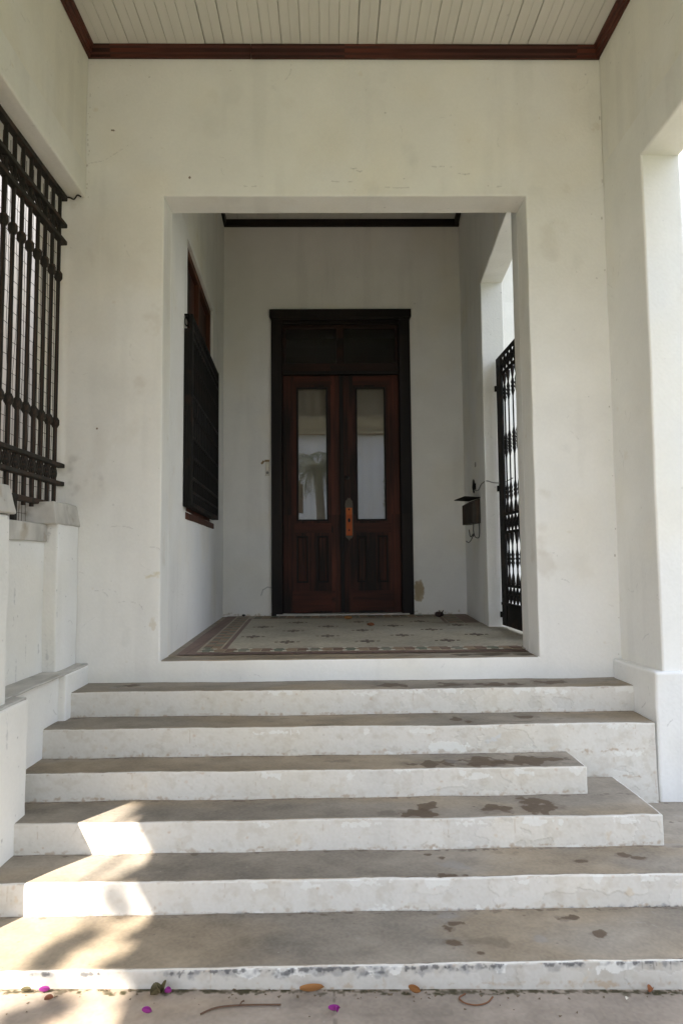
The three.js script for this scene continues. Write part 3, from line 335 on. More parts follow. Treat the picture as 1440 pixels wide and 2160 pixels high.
// ------------------------------------------------------------------ double door
const door = tag(group('double_door', 0.125, FLOOR, BZ), 'dark brown wooden double door with tall glass panes and transom light', 'door');
{
  const T = (g) => g.translate(-0.125, -FLOOR, 0), y0 = FLOOR;
  mesh('casing', T(bx(-0.655, -0.537, y0 + 0.006, 4.18, -0.03, 0.035, 0.006)), mCasing, door); mesh('casing', T(bx(0.768, 0.892, y0 + 0.006, 4.18, -0.03, 0.035, 0.006)), mCasing, door);
  mesh('header', [T(bx(-0.672, 0.909, 4.205, 4.295, -0.02, 0.055, 0.006)), T(bx(-0.66, 0.897, 4.178, 4.207, -0.02, 0.045, 0.004))], mCasing, door);
  mesh('jamb', [T(bx(-0.56, -0.533, y0, 4.19, -0.19, -0.03)), T(bx(0.764, 0.79, y0, 4.19, -0.19, -0.03)), T(bx(-0.535, 0.766, 4.15, 4.19, -0.19, -0.02))], mCasing, door);
  mesh('threshold', T(bx(-0.6, 0.84, y0 + 0.004, y0 + 0.022, -0.16, 0.05, 0.004)), mStone, door);
  const tr = group('transom', 0, 0, 0, 0, door);
  mesh('frame', T(panel(rect(-0.533, 0.764, 3.595, 4.15).map((p) => p), [rect(-0.497, 0.072, 3.712, 4.11), rect(0.155, 0.735, 3.712, 4.11)], 0.05, { bevel: 0.004, jit: 0 }).translate(0, 0, -0.06)), mTransom, tr);
  for (const [a, b] of [[-0.5, 0.075], [0.152, 0.738]]) mesh('glass_pane', T(bx(a, b, 3.709, 4.113, -0.09, -0.086, 0.001)), mGlass, tr);
  mesh('transom_bar', T(bx(-0.533, 0.764, 3.575, 3.615, -0.062, -0.035, 0.004)), mCasing, tr);
  const leaf = (x0, x1, gx0, gx1, px) => {
    const lf = group('leaf', 0, 0, 0, 0, door);
    mesh('leaf_body', T(panel(rect(x0, x1, y0 + 0.026, 3.572), [rect(gx0, gx1, 1.935, 3.43), ...px.map(([a, b]) => rect(a, b, 1.25, 1.765))], 0.045, { bevel: 0.004, jit: 0 }).translate(0, 0, -0.066)), mDoor, lf);
    const bead = (a, b, c, d, w) => panel(rect(a - 0.006, b + 0.006, c - 0.006, d + 0.006), [rect(a + w, b - w, c + w, d - w)], 0.02, { bevel: 0.005, jit: 0 });
    mesh('glazing_bead', T(bead(gx0, gx1, 1.935, 3.43, 0.014).translate(0, 0, -0.054)), mCasing, lf);
    mesh('glass_pane', T(bx(gx0 + 0.002, gx1 - 0.002, 1.937, 3.428, -0.088, -0.084, 0.001)), mGlass, lf);
    for (const [a, b] of px) { mesh('moulding', T(bead(a, b, 1.25, 1.765, 0.018).translate(0, 0, -0.068)), mCasing, lf); mesh('raised_panel', T(panel(rect(a + 0.014, b - 0.014, 1.264, 1.751), [], 0.03, { bevel: 0.012, jit: 0 }).translate(0, 0, -0.077)), mDoor, lf); }
    mesh('bottom_rail', T(bx(x0 + 0.1, x1 - 0.08, y0 + 0.05, 1.16, -0.07, -0.0645, 0.002)), mDoorRail, lf);
    mesh('lock_rail', T(bx(x0 + 0.12, x1 - 0.1, 1.80, 1.905, -0.07, -0.0648, 0.002)), mDoorRail, lf);
    mesh('top_rail', T(bx(x0 + 0.12, x1 - 0.1, 3.46, 3.56, -0.07, -0.0648, 0.002)), mDoorRail, lf);
    const cg = new THREE.PlaneGeometry(gx1 - gx0 + 0.12, 1.62, 40, 1); const cp = cg.attributes.position; for (let i = 0; i < cp.count; i++) cp.setZ(i, 0.0012 * Math.sin(cp.getX(i) * 60)); cg.translate((gx0 + gx1) / 2, 2.68, -0.14); cg.computeVertexNormals(); mesh('curtain', T(cg), flat(0.17, 0.15, 0.112, 0.95), lf);
    return lf;
  };
  leaf(-0.53, 0.12, -0.375, -0.036, [[-0.383, -0.258], [-0.162, -0.036]]); leaf(0.132, 0.764, 0.284, 0.612, [[0.28, 0.396], [0.506, 0.624]]);
  mesh('astragal', T(bx(0.1, 0.142, y0 + 0.03, 3.57, -0.064, -0.046, 0.006)), mCasing, door);
  const lp = new THREE.Shape(); lp.moveTo(-0.042, 0.05); lp.lineTo(-0.042, 0.4); lp.lineTo(-0.036, 0.44); lp.lineTo(-0.02, 0.45); lp.lineTo(-0.012, 0.475); lp.lineTo(0, 0.46); lp.lineTo(0.012, 0.475); lp.lineTo(0.02, 0.45); lp.lineTo(0.036, 0.44); lp.lineTo(0.042, 0.4); lp.lineTo(0.042, 0.05); lp.lineTo(0.03, 0.028); lp.lineTo(0.012, 0.02); lp.lineTo(0, 0.0); lp.lineTo(-0.012, 0.02); lp.lineTo(-0.03, 0.028); lp.closePath();
  const plateG = new THREE.ExtrudeGeometry(lp, { depth: 0.006, bevelEnabled: true, bevelSize: 0.002, bevelThickness: 0.002, bevelSegments: 1 }); plateG.translate(0.197, 1.712, -0.066);
  const plate = mesh('lock_plate', T(worldUV(plateG)), flat(0.06, 0.045, 0.028, 0.45, { metalness: 0.2 }), door); plate.userData.label = 'worn brass lock plate';
  mesh('bare_wood_inset', T(bx(0.163, 0.231, 1.765, 2.075, -0.06, -0.0545, 0.002)), wood([0.72, 0.22, 0.05], [0.4, 0.09, 0.02], true, 70, 0.6), plate);
  mesh('keyhole', [1.935, 1.826, 2.055].map((y, i) => { const g = new THREE.CylinderGeometry(i === 0 ? 0.014 : 0.009, i === 0 ? 0.014 : 0.009, 0.004, 10); g.rotateX(Math.PI / 2); g.scale(1, i === 0 ? 1.7 : 1.2, 1); g.translate(0.197, y, -0.053); return T(g); }), flat(0.01, 0.01, 0.01), plate);
  const kn = lathe([[0, 0], [0.02, 0.002], [0.024, 0.012], [0.012, 0.02], [0, 0.022]], 14); kn.rotateX(Math.PI / 2); kn.translate(0.183, 2.41, -0.066); mesh('cylinder_lock', T(kn), flat(0.02, 0.018, 0.016, 0.5), door);
}
const sw = tag(group('door_bell', -0.698, 2.43, BZ), 'small chipped white bell push on the wall beside the door casing', 'bell');
mesh('plate', bx(-0.023, 0.023, 0.0, 0.155, 0, 0.008, 0.003), flat(0.62, 0.59, 0.52, 0.6), sw);
mesh('button', [bx(-0.016, 0.016, 0.065, 0.135, 0.007, 0.016, 0.004), bx(-0.005, 0.005, 0.085, 0.115, 0.016, 0.02, 0.002)], flat(0.72, 0.68, 0.58, 0.5), sw);
mesh('screw', (() => { const g = new THREE.CylinderGeometry(0.014, 0.016, 0.008, 12); g.rotateX(Math.PI / 2); g.translate(0, 0.035, 0.012); return g; })(), flat(0.2, 0.2, 0.18, 0.5), sw);
mesh('bracket', [bx(-0.03, 0.022, 0.155, 0.178, 0, 0.02, 0.004), (() => { const g = bx(-0.045, 0, 0, 0.022, 0, 0.02, 0.004); g.rotateZ(0.9); g.translate(-0.03, 0.16, 0); return g; })()], flat(0.3, 0.22, 0.12, 0.7), sw);

// ------------------------------------------------------------------ wooden window and its iron cage in the recess wall
const winG = tag(group('shuttered_window', xl(-0.84), 1.86, -0.84, Math.PI / 2 + Math.atan(0.046)), 'brown wooden window with closed shutters set in the recess wall', 'window');
{
  const w = 1.53, h = 2.085;
  mesh('frame', panel(rect(0.003, w - 0.003, 0.003, h - 0.003), [rect(0.07, w / 2 - 0.03, 0.06, 1.48), rect(w / 2 + 0.03, w - 0.07, 0.06, 1.48), rect(0.07, w / 2 - 0.03, 1.55, h - 0.07), rect(w / 2 + 0.03, w - 0.07, 1.55, h - 0.07)], 0.06, { bevel: 0.006, jit: 0 }).translate(0, 0, -0.022), mShutter, winG);
  for (const [a, b] of [[0.06, w / 2 - 0.02], [w / 2 + 0.02, w - 0.06]]) { mesh('shutter', panel(rect(a, b, 0.05, 1.49), [], 0.03, { bevel: 0.01, jit: 0 }).translate(0, 0, -0.05), mShutter, winG); mesh('top_light', panel(rect(a, b, 1.54, h - 0.06), [], 0.02, { bevel: 0.006, jit: 0 }).translate(0, 0, -0.06), mDoor, winG); }
  mesh('sill', slab(-0.02, w + 0.06, -0.055, -0.003, -0.12, 0.012, { r: 0.006, amp: 0.004, seg: 0.05 }), mShutter, winG);
}
const cage = tag(group('window_cage', xl(-0.71) + 0.055, 1.885, -0.71, Math.PI / 2 + Math.atan(0.046)), 'black iron bar cage bolted over the lower part of the wooden window', 'window grille');
{
  const w = 1.62, h = 1.42, I = mIron;
  for (const a of [0, w - 0.05]) mesh('stile', bx(a, a + 0.05, 0, h, -0.015, 0.01), I, cage);
  for (const [a, b] of [[0, 0.035], [0.1, 0.12], [0.2, 0.225], [0.5, 0.525], [0.81, 0.835], [1.24, 1.265], [1.31, 1.33], [h - 0.03, h]]) mesh('rail', bx(0.05, w - 0.05, a, b, -0.012, 0.008), I, cage);
  for (let i = 0; i < 17; i++) { const x = 0.09 + i * 0.09; mesh('bar', [rod([x, 0.02, 0], [x, h - 0.01, 0], 0.008, 6), ...[0.36, 0.68, 1.05].map((y) => { const g = new THREE.SphereGeometry(0.017, 8, 5); g.scale(1, 1.6, 1); g.translate(x, y, 0); return g; })], I, cage); }
  mesh('mid_plate', panel(rect(0.05, w - 0.05, 0.525, 0.81), Array.from({ length: 16 }, (_, i) => rect(0.12 + i * 0.09, 0.145 + i * 0.09, 0.6, 0.74)), 0.006, { bevel: 0.001, jit: 0 }), I, cage);
  mesh('lattice', Array.from({ length: 30 }, (_, i) => { const x = 0.07 + i * 0.05; return rod([x, 0.035 + (i % 2) * 0.065, 0], [x + 0.05, 0.1 - (i % 2) * 0.065, 0], 0.006, 5); }), I, cage);
  mesh('upper_lattice', Array.from({ length: 30 }, (_, i) => { const x = 0.07 + i * 0.05; return rod([x, 1.265 + (i % 2) * 0.12, 0], [x + 0.05, 1.385 - (i % 2) * 0.12, 0], 0.006, 5); }), I, cage);
  mesh('side_return', [bx(0.0, 0.012, 0, h - 0.11, -0.052, -0.016), bx(0, 0.012, h - 0.012, h, -0.052, -0.016), bx(w - 0.012, w, 0, h, -0.052, -0.016), bx(0, w, 0, 0.01, -0.052, -0.016), bx(0, w, h - 0.01, h, -0.052, -0.016)], I, cage);
  const tr = new THREE.TorusGeometry(0.035, 0.007, 6, 16); tr.scale(0.45, 1, 1); tr.rotateY(Math.PI / 2); tr.translate(0.006, h - 0.055, -0.033); mesh('scroll', tr, I, cage);
}

// ------------------------------------------------------------------ barred opening over the parapet
const grille = tag(group('window_grille', -1.66, 1.82, 0.03), 'weathered dark iron grille of knobbed bars over the parapet', 'window grille');
{
  const I = mIronOld, y0 = -0.02, y1 = 1.97, len = 1.13;
  const bar = lathe([[0, y0], [0.0135, y0], [0.0135, 0.48], [0.017, 0.485], [0.026, 0.5], [0.026, 0.525], [0.017, 0.54], [0.0125, 0.545], [0.0128, 0.9], [0.0118, 1.1], [0.0125, 1.39], [0.017, 1.395], [0.026, 1.41], [0.026, 1.435], [0.017, 1.45], [0.0125, 1.455], [0.0125, y1], [0, y1]], 8);
  for (let i = 0; i < 11; i++) { const b = mesh('bar', bar, I, grille); b.position.z = 0.07 + i * 0.1; }
  for (const y of [0.15, 0.26, 1.66, 1.77]) mesh('rail', slab(-0.02, 0.024, y - 0.013, y + 0.013, 0.0 - (y < 1 ? 0.03 : 0.0), len, { r: 0.005, amp: 0.003, seg: 0.06, fq: 12 }), I, grille);
  mesh('rail', slab(-0.02, 0.02, 1.93, 1.965, 0.0, len, { r: 0.005, amp: 0.003, seg: 0.06 }), I, grille);
  mesh('rail', slab(-0.02, 0.02, 0.0, 0.03, 0.22, len, { r: 0.005, amp: 0.003, seg: 0.06 }), I, grille);
  mesh('foot', bx(-0.012, 0.012, -0.12, 0.0, 0.565, 0.6), I, grille);
  for (let i = 0; i < 11; i++) { const z = 0.07 + i * 0.1; const g = new THREE.SphereGeometry(0.024, 8, 6); g.scale(0.7, 1.7, 1); g.translate(0, 0.205, z); mesh('lower_ornament', [g, rod([0, 0.155, z + 0.02], [0, 0.255, z + 0.08], 0.007, 5), rod([0, 0.255, z + 0.02], [0, 0.155, z + 0.08], 0.007, 5)], I, grille); mesh('upper_ornament', [rod([0.004, 1.67, z], [0.004, 1.76, z + 0.1], 0.006, 5), rod([-0.004, 1.76, z], [-0.004, 1.67, z + 0.1], 0.006, 5), (() => { const t = new THREE.TorusGeometry(0.022, 0.0045, 5, 12); t.rotateY(Math.PI / 2); t.translate(0, 1.715, z + 0.05); return t; })()], I, grille); }
  const wires = []; for (let i = 0; i < 24; i++) { const z = 0.015 + i * 0.046, p = []; for (let k = 0; k <= 8; k++) p.push([-0.045 + rr(-0.006, 0.006), -0.1 + k * 0.255, z + rr(-0.009, 0.009)]); wires.push(tube(p, 0.0017, 3, 2)); } for (let j = 0; j < 24; j++) { const y = -0.06 + j * 0.083; wires.push(tube([[-0.043, y, 0.0], [-0.046, y + rr(-0.005, 0.005), 0.4], [-0.044, y + rr(-0.005, 0.005), 0.8], [-0.045, y, len]], 0.0017, 3, 2)); }
  mesh('wire_mesh', wires, flat(0.06, 0.04, 0.03, 0.8), grille);
  mesh('wire_tie', tube([[0, 1.955, 0.02], [0.03, 1.965, -0.01], [0.06, 1.95, 0.0], [0.09, 1.965, 0.02], [0.11, 1.955, 0.02]], 0.005, 5), I, grille);
}

// ------------------------------------------------------------------ iron gate in the recess wall
const gate = tag(group('iron_gate', 1.487, 0.915, -1.815, -Math.PI / 2 + 0.02), 'black wrought iron gate with baluster bars and solid kick plate', 'gate');
{
  const I = mIron, w = 0.83, h = 2.365;
  mesh('stile', panel(rect(0, 0.155, 0, h), [rect(0.05, 0.075, 0.86, 0.92), rect(0.05, 0.075, 0.24, 0.31), rect(0.05, 0.075, h - 0.17, h - 0.07)], 0.02, { bevel: 0.003, jit: 0 }), I, gate); mesh('stile', bx(0.665, w, 0, h + 0.02, -0.02, 0.0), I, gate);
  mesh('kick_plate', bx(0.155, 0.665, 0, 0.19, -0.012, -0.004), I, gate);
  mesh('kick_edge', bx(0.0, w, 0.175, 0.2, -0.022, 0.006), I, gate);
  for (const [a, b] of [[0.335, 0.36], [0.79, 0.815], [0.945, 0.97], [2.17, 2.2], [h - 0.035, h]]) mesh('rail', bx(0.155, 0.665, a, b, -0.016, 0.0), I, gate);
  const xs = [0.235, 0.345, 0.475, 0.585];
  const sec = (y0, y1, kn) => { const p = [[0, y0], [0.019, y0], [0.015, y0 + 0.05], [0.0065, y0 + 0.1]]; for (const k of kn) p.push([0.0065, k - 0.08], [0.012, k - 0.05], [0.017, k - 0.035], [0.012, k - 0.015], [0.019, k], [0.012, k + 0.015], [0.017, k + 0.035], [0.012, k + 0.05], [0.0065, k + 0.08]); p.push([0.0065, y1 - 0.1], [0.015, y1 - 0.05], [0.019, y1], [0, y1]); return lathe(p, 8); };
  const up = sec(0.97, 2.17, [1.14, 1.52, 1.58, 2.0]), lo = sec(0.36, 0.79, [0.575]);
  for (const x of xs) { const b = mesh('baluster', up, I, gate); b.position.set(x, 0, -0.01); const c = mesh('baluster', lo, I, gate); c.position.set(x, 0, -0.01); }
  const lat = (y0, y1, n) => { const out = []; for (let i = 0; i < n; i++) { const x = 0.165 + i * 0.49 / n, dx = 0.49 / n; out.push(rod([x, y0, -0.008], [x + dx, y1, -0.008], 0.0075, 5), rod([x, y1, -0.008], [x + dx, y0, -0.008], 0.0075, 5), rod([x, y0, -0.008], [x, y1, -0.008], 0.0075, 5)); const s = new THREE.SphereGeometry(0.016, 6, 5); s.translate(x + dx / 2, (y0 + y1) / 2, -0.008); out.push(s); } return out; };
  mesh('lattice', lat(0.815, 0.945, 5), I, gate); mesh('lattice', lat(0.2, 0.335, 5), I, gate); mesh('lattice', lat(2.2, h - 0.035, 5), I, gate);
  for (const y of [0.09, 1.2, 2.1]) mesh('hinge', [(() => { const g = new THREE.CylinderGeometry(0.014, 0.014, 0.05, 8); g.translate(-0.012, y, 0); return g; })(), bx(-0.03, 0.03, y - 0.012, y + 0.012, -0.01, 0.004)], I, gate);
}
const gate2 = tag(group('iron_gate', 1.467, 0.915, -0.975, -Math.PI / 2 - 0.05), 'taller iron gate leaf half hidden behind the opening jamb', 'gate');
mesh('stile', bx(0, 0.12, -0.01, 2.44, -0.02, 0.012), mIron, gate2); mesh('stile', bx(0.36, 0.44, -0.01, 2.44, -0.02, 0.012), mIron, gate2); for (const y of [0.0, 0.18, 0.85, 2.38]) mesh('rail', bx(0.12, 0.36, y, y + 0.05, -0.018, 0.01), mIron, gate2); for (const x of [0.18, 0.24, 0.3]) mesh('bar', rod([x, 0.05, -0.004], [x, 2.38, -0.004], 0.011, 6), mIron, gate2);

// ------------------------------------------------------------------ mailbox, door-pull wire
const mail = tag(group('mailbox', xr(-2.14), 1.83, -2.14), 'rusty dark metal mailbox with its lid ajar on the recess wall', 'mailbox');
{
  const mRusty = (() => { const s = new Skin(0, 0, 0.6, 0.6, 300, (x, y, o) => { const a = fbm(x * 20, y * 20, 4), r = sstep(0.45, 0.65, fbm(x * 30, y * 6, 4)); o[0] = 0.022 + 0.03 * a + 0.025 * r; o[1] = 0.019 + 0.026 * a + 0.008 * r; o[2] = 0.016 + 0.022 * a; o[3] = a; }); return s.mat(0.65, 0.001); })();
  const sh = new THREE.Shape([[-0.004, 0], [-0.075, 0], [-0.075, 0.185], [-0.004, 0.225]].map((p) => new THREE.Vector2(...p))); const g = new THREE.ExtrudeGeometry(sh, { depth: 0.36, bevelEnabled: true, bevelSize: 0.003, bevelThickness: 0.003, bevelSegments: 1 }); g.translate(0, 0, -0.37); const body = mesh('body', worldUV(g), mRusty, mail); body.rotation.y = 0.0688;
  const lid = bx(-0.15, 0.0, -0.004, 0.004, -0.385, 0.012, 0.002); lid.rotateZ(-0.06); lid.translate(-0.004, 0.235, 0); lid.rotateY(0.0688); mesh('lid', lid, mIron, mail);
  mesh('wire_hook', [tube([[-0.065, 0.0, -0.03], [-0.065, -0.09, -0.03], [-0.05, -0.135, -0.03], [-0.02, -0.14, -0.03], [-0.012, -0.1, -0.03], [-0.012, 0.0, -0.03]], 0.004, 5), tube([[-0.065, -0.11, -0.03], [-0.09, -0.16, -0.04], [-0.1, -0.18, -0.08], [-0.1, -0.165, -0.22]], 0.004, 5), tube([[-0.065, -0.1, -0.05], [-0.085, -0.13, -0.07], [-0.09, -0.06, -0.12]], 0.004, 5)], mIron, mail);
}
const hook = tag(group('wall_hook', xr(-2.42), 2.13, -2.42), 'slim black iron hook on the wall above the mailbox', 'hook');
{ const g = lathe([[0, 0], [0.008, 0.01], [0.016, 0.06], [0.013, 0.09], [0.009, 0.13], [0, 0.145]], 8); g.translate(-0.022, 0, 0); mesh('spike', g, mIron, hook); mesh('backplate', bx(-0.012, 0.004, 0.04, 0.1, -0.012, 0.012), mIron, hook); }
tag(mesh('wire', tube([[xr(-2.4) - 0.02, 2.16, -2.4], [xr(-2.2) - 0.012, 2.14, -2.2], [xr(-1.95) - 0.012, 2.175, -1.95], [1.39, 2.185, -1.83], [1.43, 2.17, -1.82], [1.5, 2.16, -1.78], [1.53, 2.17, -1.5]], 0.0045, 5, 6), flat(0.2, 0.19, 0.17, 0.7)), 'thin grey wire strung from the wall hook to the gate', 'wire');
tag(mesh('number_plate', bx(-0.005, 0.0, 0, 0.045, -0.03, 0.03, 0.001).translate(xr(-2.4), 2.39, -2.4), flat(0.3, 0.28, 0.24, 0.7)), 'tiny grey tag stuck on the wall above the mailbox hook', 'tag');

// ------------------------------------------------------------------ beyond: side gallery, neighbour wall, house opposite, trees
const gal = tag(group('side_gallery', 2.8, 0, -1.6), 'white side terrace wall and floor seen through the iron gate', 'building');
const GX = (g) => g.translate(-2.8, 0, 1.6);
mesh('wall', GX(slab(1.60, 7.5, -0.2, 6.2, -2.62, -2.32, { r: 0.02 })), mPlaster, gal); mesh('floor', GX(slab(1.62, 7.5, -0.2, 0.88, -2.31, -0.25, { r: 0.02 })), mDrive, gal); mesh('coping', GX(slab(1.60, 7.55, 6.2, 6.3, -2.66, -2.26, { r: 0.02 })), mTile, gal);
const nb = tag(group('neighbour_house', -3.5, 0, -2), 'pale neighbouring house wall beyond the barred opening', 'building');
mesh('wall', slab(-0.3, 0.05, -0.25, 7.2, -8, 6.0, { r: 0.03 }), new Skin(0, 0, 5, 5, 90, plasterFn(8, 8, [0.6, 0.54, 0.46])).mat(0.92, 0.01), nb); mesh('eave', slab(-0.4, 0.25, 7.2, 7.32, -8, 6.1, { r: 0.02 }), mTile, nb);
const opp = tag(group('opposite_house', 0, 0, 21.2), 'pale house with shuttered windows across the driveway', 'building');
{
  const mOpp = new Skin(0, 0, 6, 6, 80, plasterFn(4, 33, [0.78, 0.77, 0.78])).mat(0.92, 0.01);
  const hs = []; for (const x of [-7.5, -4.2, -1.0, 1.32, 5.2, 8.4]) hs.push([x, x + 0.85, 3.77, 5.16]); for (const x of [-6.5, -3.2, 3.2, 6.8]) hs.push([x, x + 0.95, 0.6, 2.2]);
  const g = panel(rect(-11, 11, -0.3, 7.5), hs.map((h) => rect(...h)), 0.3, { bevel: 0.02, jit: 0 }); g.rotateY(Math.PI); const w = mesh('wall', g, mOpp, opp);
  hs.forEach(([a, b, c, d]) => mesh('window', [bx(-b, -a, c, (c + d) / 2 - 0.01, 0.12, 0.16), bx(-b, -a, (c + d) / 2 + 0.01, d, 0.12, 0.16)], mShutter, opp));
  mesh('roof', slab(-11.4, 11.4, 7.5, 7.65, -0.4, 6, { r: 0.03 }), mTile, opp); mesh('band', bx(-11, 11, 2.75, 3.0, -0.06, -0.001, 0.01), flat(0.5, 0.42, 0.38), opp);
  mesh('body', bx(-10.9, 10.9, -0.3, 5.6, 0.5, 5.8), mOpp, opp);
}
// feather palm seen mirrored in the door glass
const palm = tag(group('palm_tree', -0.28, -0.25, 13.2), 'slender feather palm standing across the driveway', 'palm');
{
  const mTrunk = new Skin(0, 0, 1, 1, 120, (x, y, o) => { const r = Math.abs(((y * 9) % 1) - 0.5), a = fbm(x * 20, y * 20, 3); const v = (0.15 + 0.1 * r) * (0.7 + 0.6 * a); o[0] = v; o[1] = v * 0.9; o[2] = v * 0.75; o[3] = r; }).mat(0.95, 0.02), H = 5.1;
  const tp = []; for (let i = 0; i <= 10; i++) tp.push([0.19 - 0.05 * i / 10 + (i === 0 ? 0.06 : 0), i / 10 * H]); const tg = worldUV(lathe(tp, 12)); { const p = tg.attributes.position; for (let i = 0; i < p.count; i++) p.setX(i, p.getX(i) - 0.2 * (p.getY(i) / H) ** 2); } mesh('trunk', tg, mTrunk, palm);
  const mLeaf = new THREE.MeshPhysicalMaterial({ color: new THREE.Color().setRGB(0.05, 0.085, 0.025), roughness: 0.6, side: THREE.DoubleSide });
  for (let f = 0; f < 18; f++) {
    const az = f * 2.4, el = 1.15 - 1.5 * (f / 18), Lf = rr(1.5, 2.0), P = [], dir = new THREE.Vector3(Math.cos(az), 0, Math.sin(az)), side = new THREE.Vector3(-dir.z, 0, dir.x); let q = new THREE.Vector3(-0.2, H, 0), a = el; const pos = []; const pts = [];
    for (let i = 0; i <= 22; i++) { pts.push([q.clone(), a]); q = q.clone().addScaledVector(dir, Math.cos(a) * Lf / 22).add(new THREE.Vector3(0, Math.sin(a) * Lf / 22, 0)); a -= 0.085; }
    for (let i = 2; i <= 22; i++) for (const s of [-1, 1]) { const [c, an] = pts[i], t = i / 22, l = 0.5 * Math.sin(Math.PI * Math.min(1, 0.15 + t * 0.85)) + 0.1, tip = c.clone().addScaledVector(side, s * l * 0.8).addScaledVector(dir, l * 0.45).add(new THREE.Vector3(0, -l * rr(0.25, 0.6), 0)), up = c.clone().addScaledVector(dir, 0.035), dn = c.clone().addScaledVector(dir, -0.02), mid = c.clone().lerp(tip, 0.5).add(new THREE.Vector3(0, 0.03, 0)); for (const v of [dn, up, mid, mid, up, tip]) pos.push(v.x, v.y, v.z); }
    const g = new THREE.BufferGeometry(); g.setAttribute('position', new THREE.Float32BufferAttribute(pos, 3)); g.setAttribute('uv', new THREE.Float32BufferAttribute(new Float32Array(pos.length / 3 * 2), 2)); g.computeVertexNormals();
    mesh('frond', [g, tube(pts.filter((_, i) => i % 4 === 0).map(([v]) => [v.x, v.y, v.z]), 0.014, 4, 2)], mLeaf, palm);
  }
}
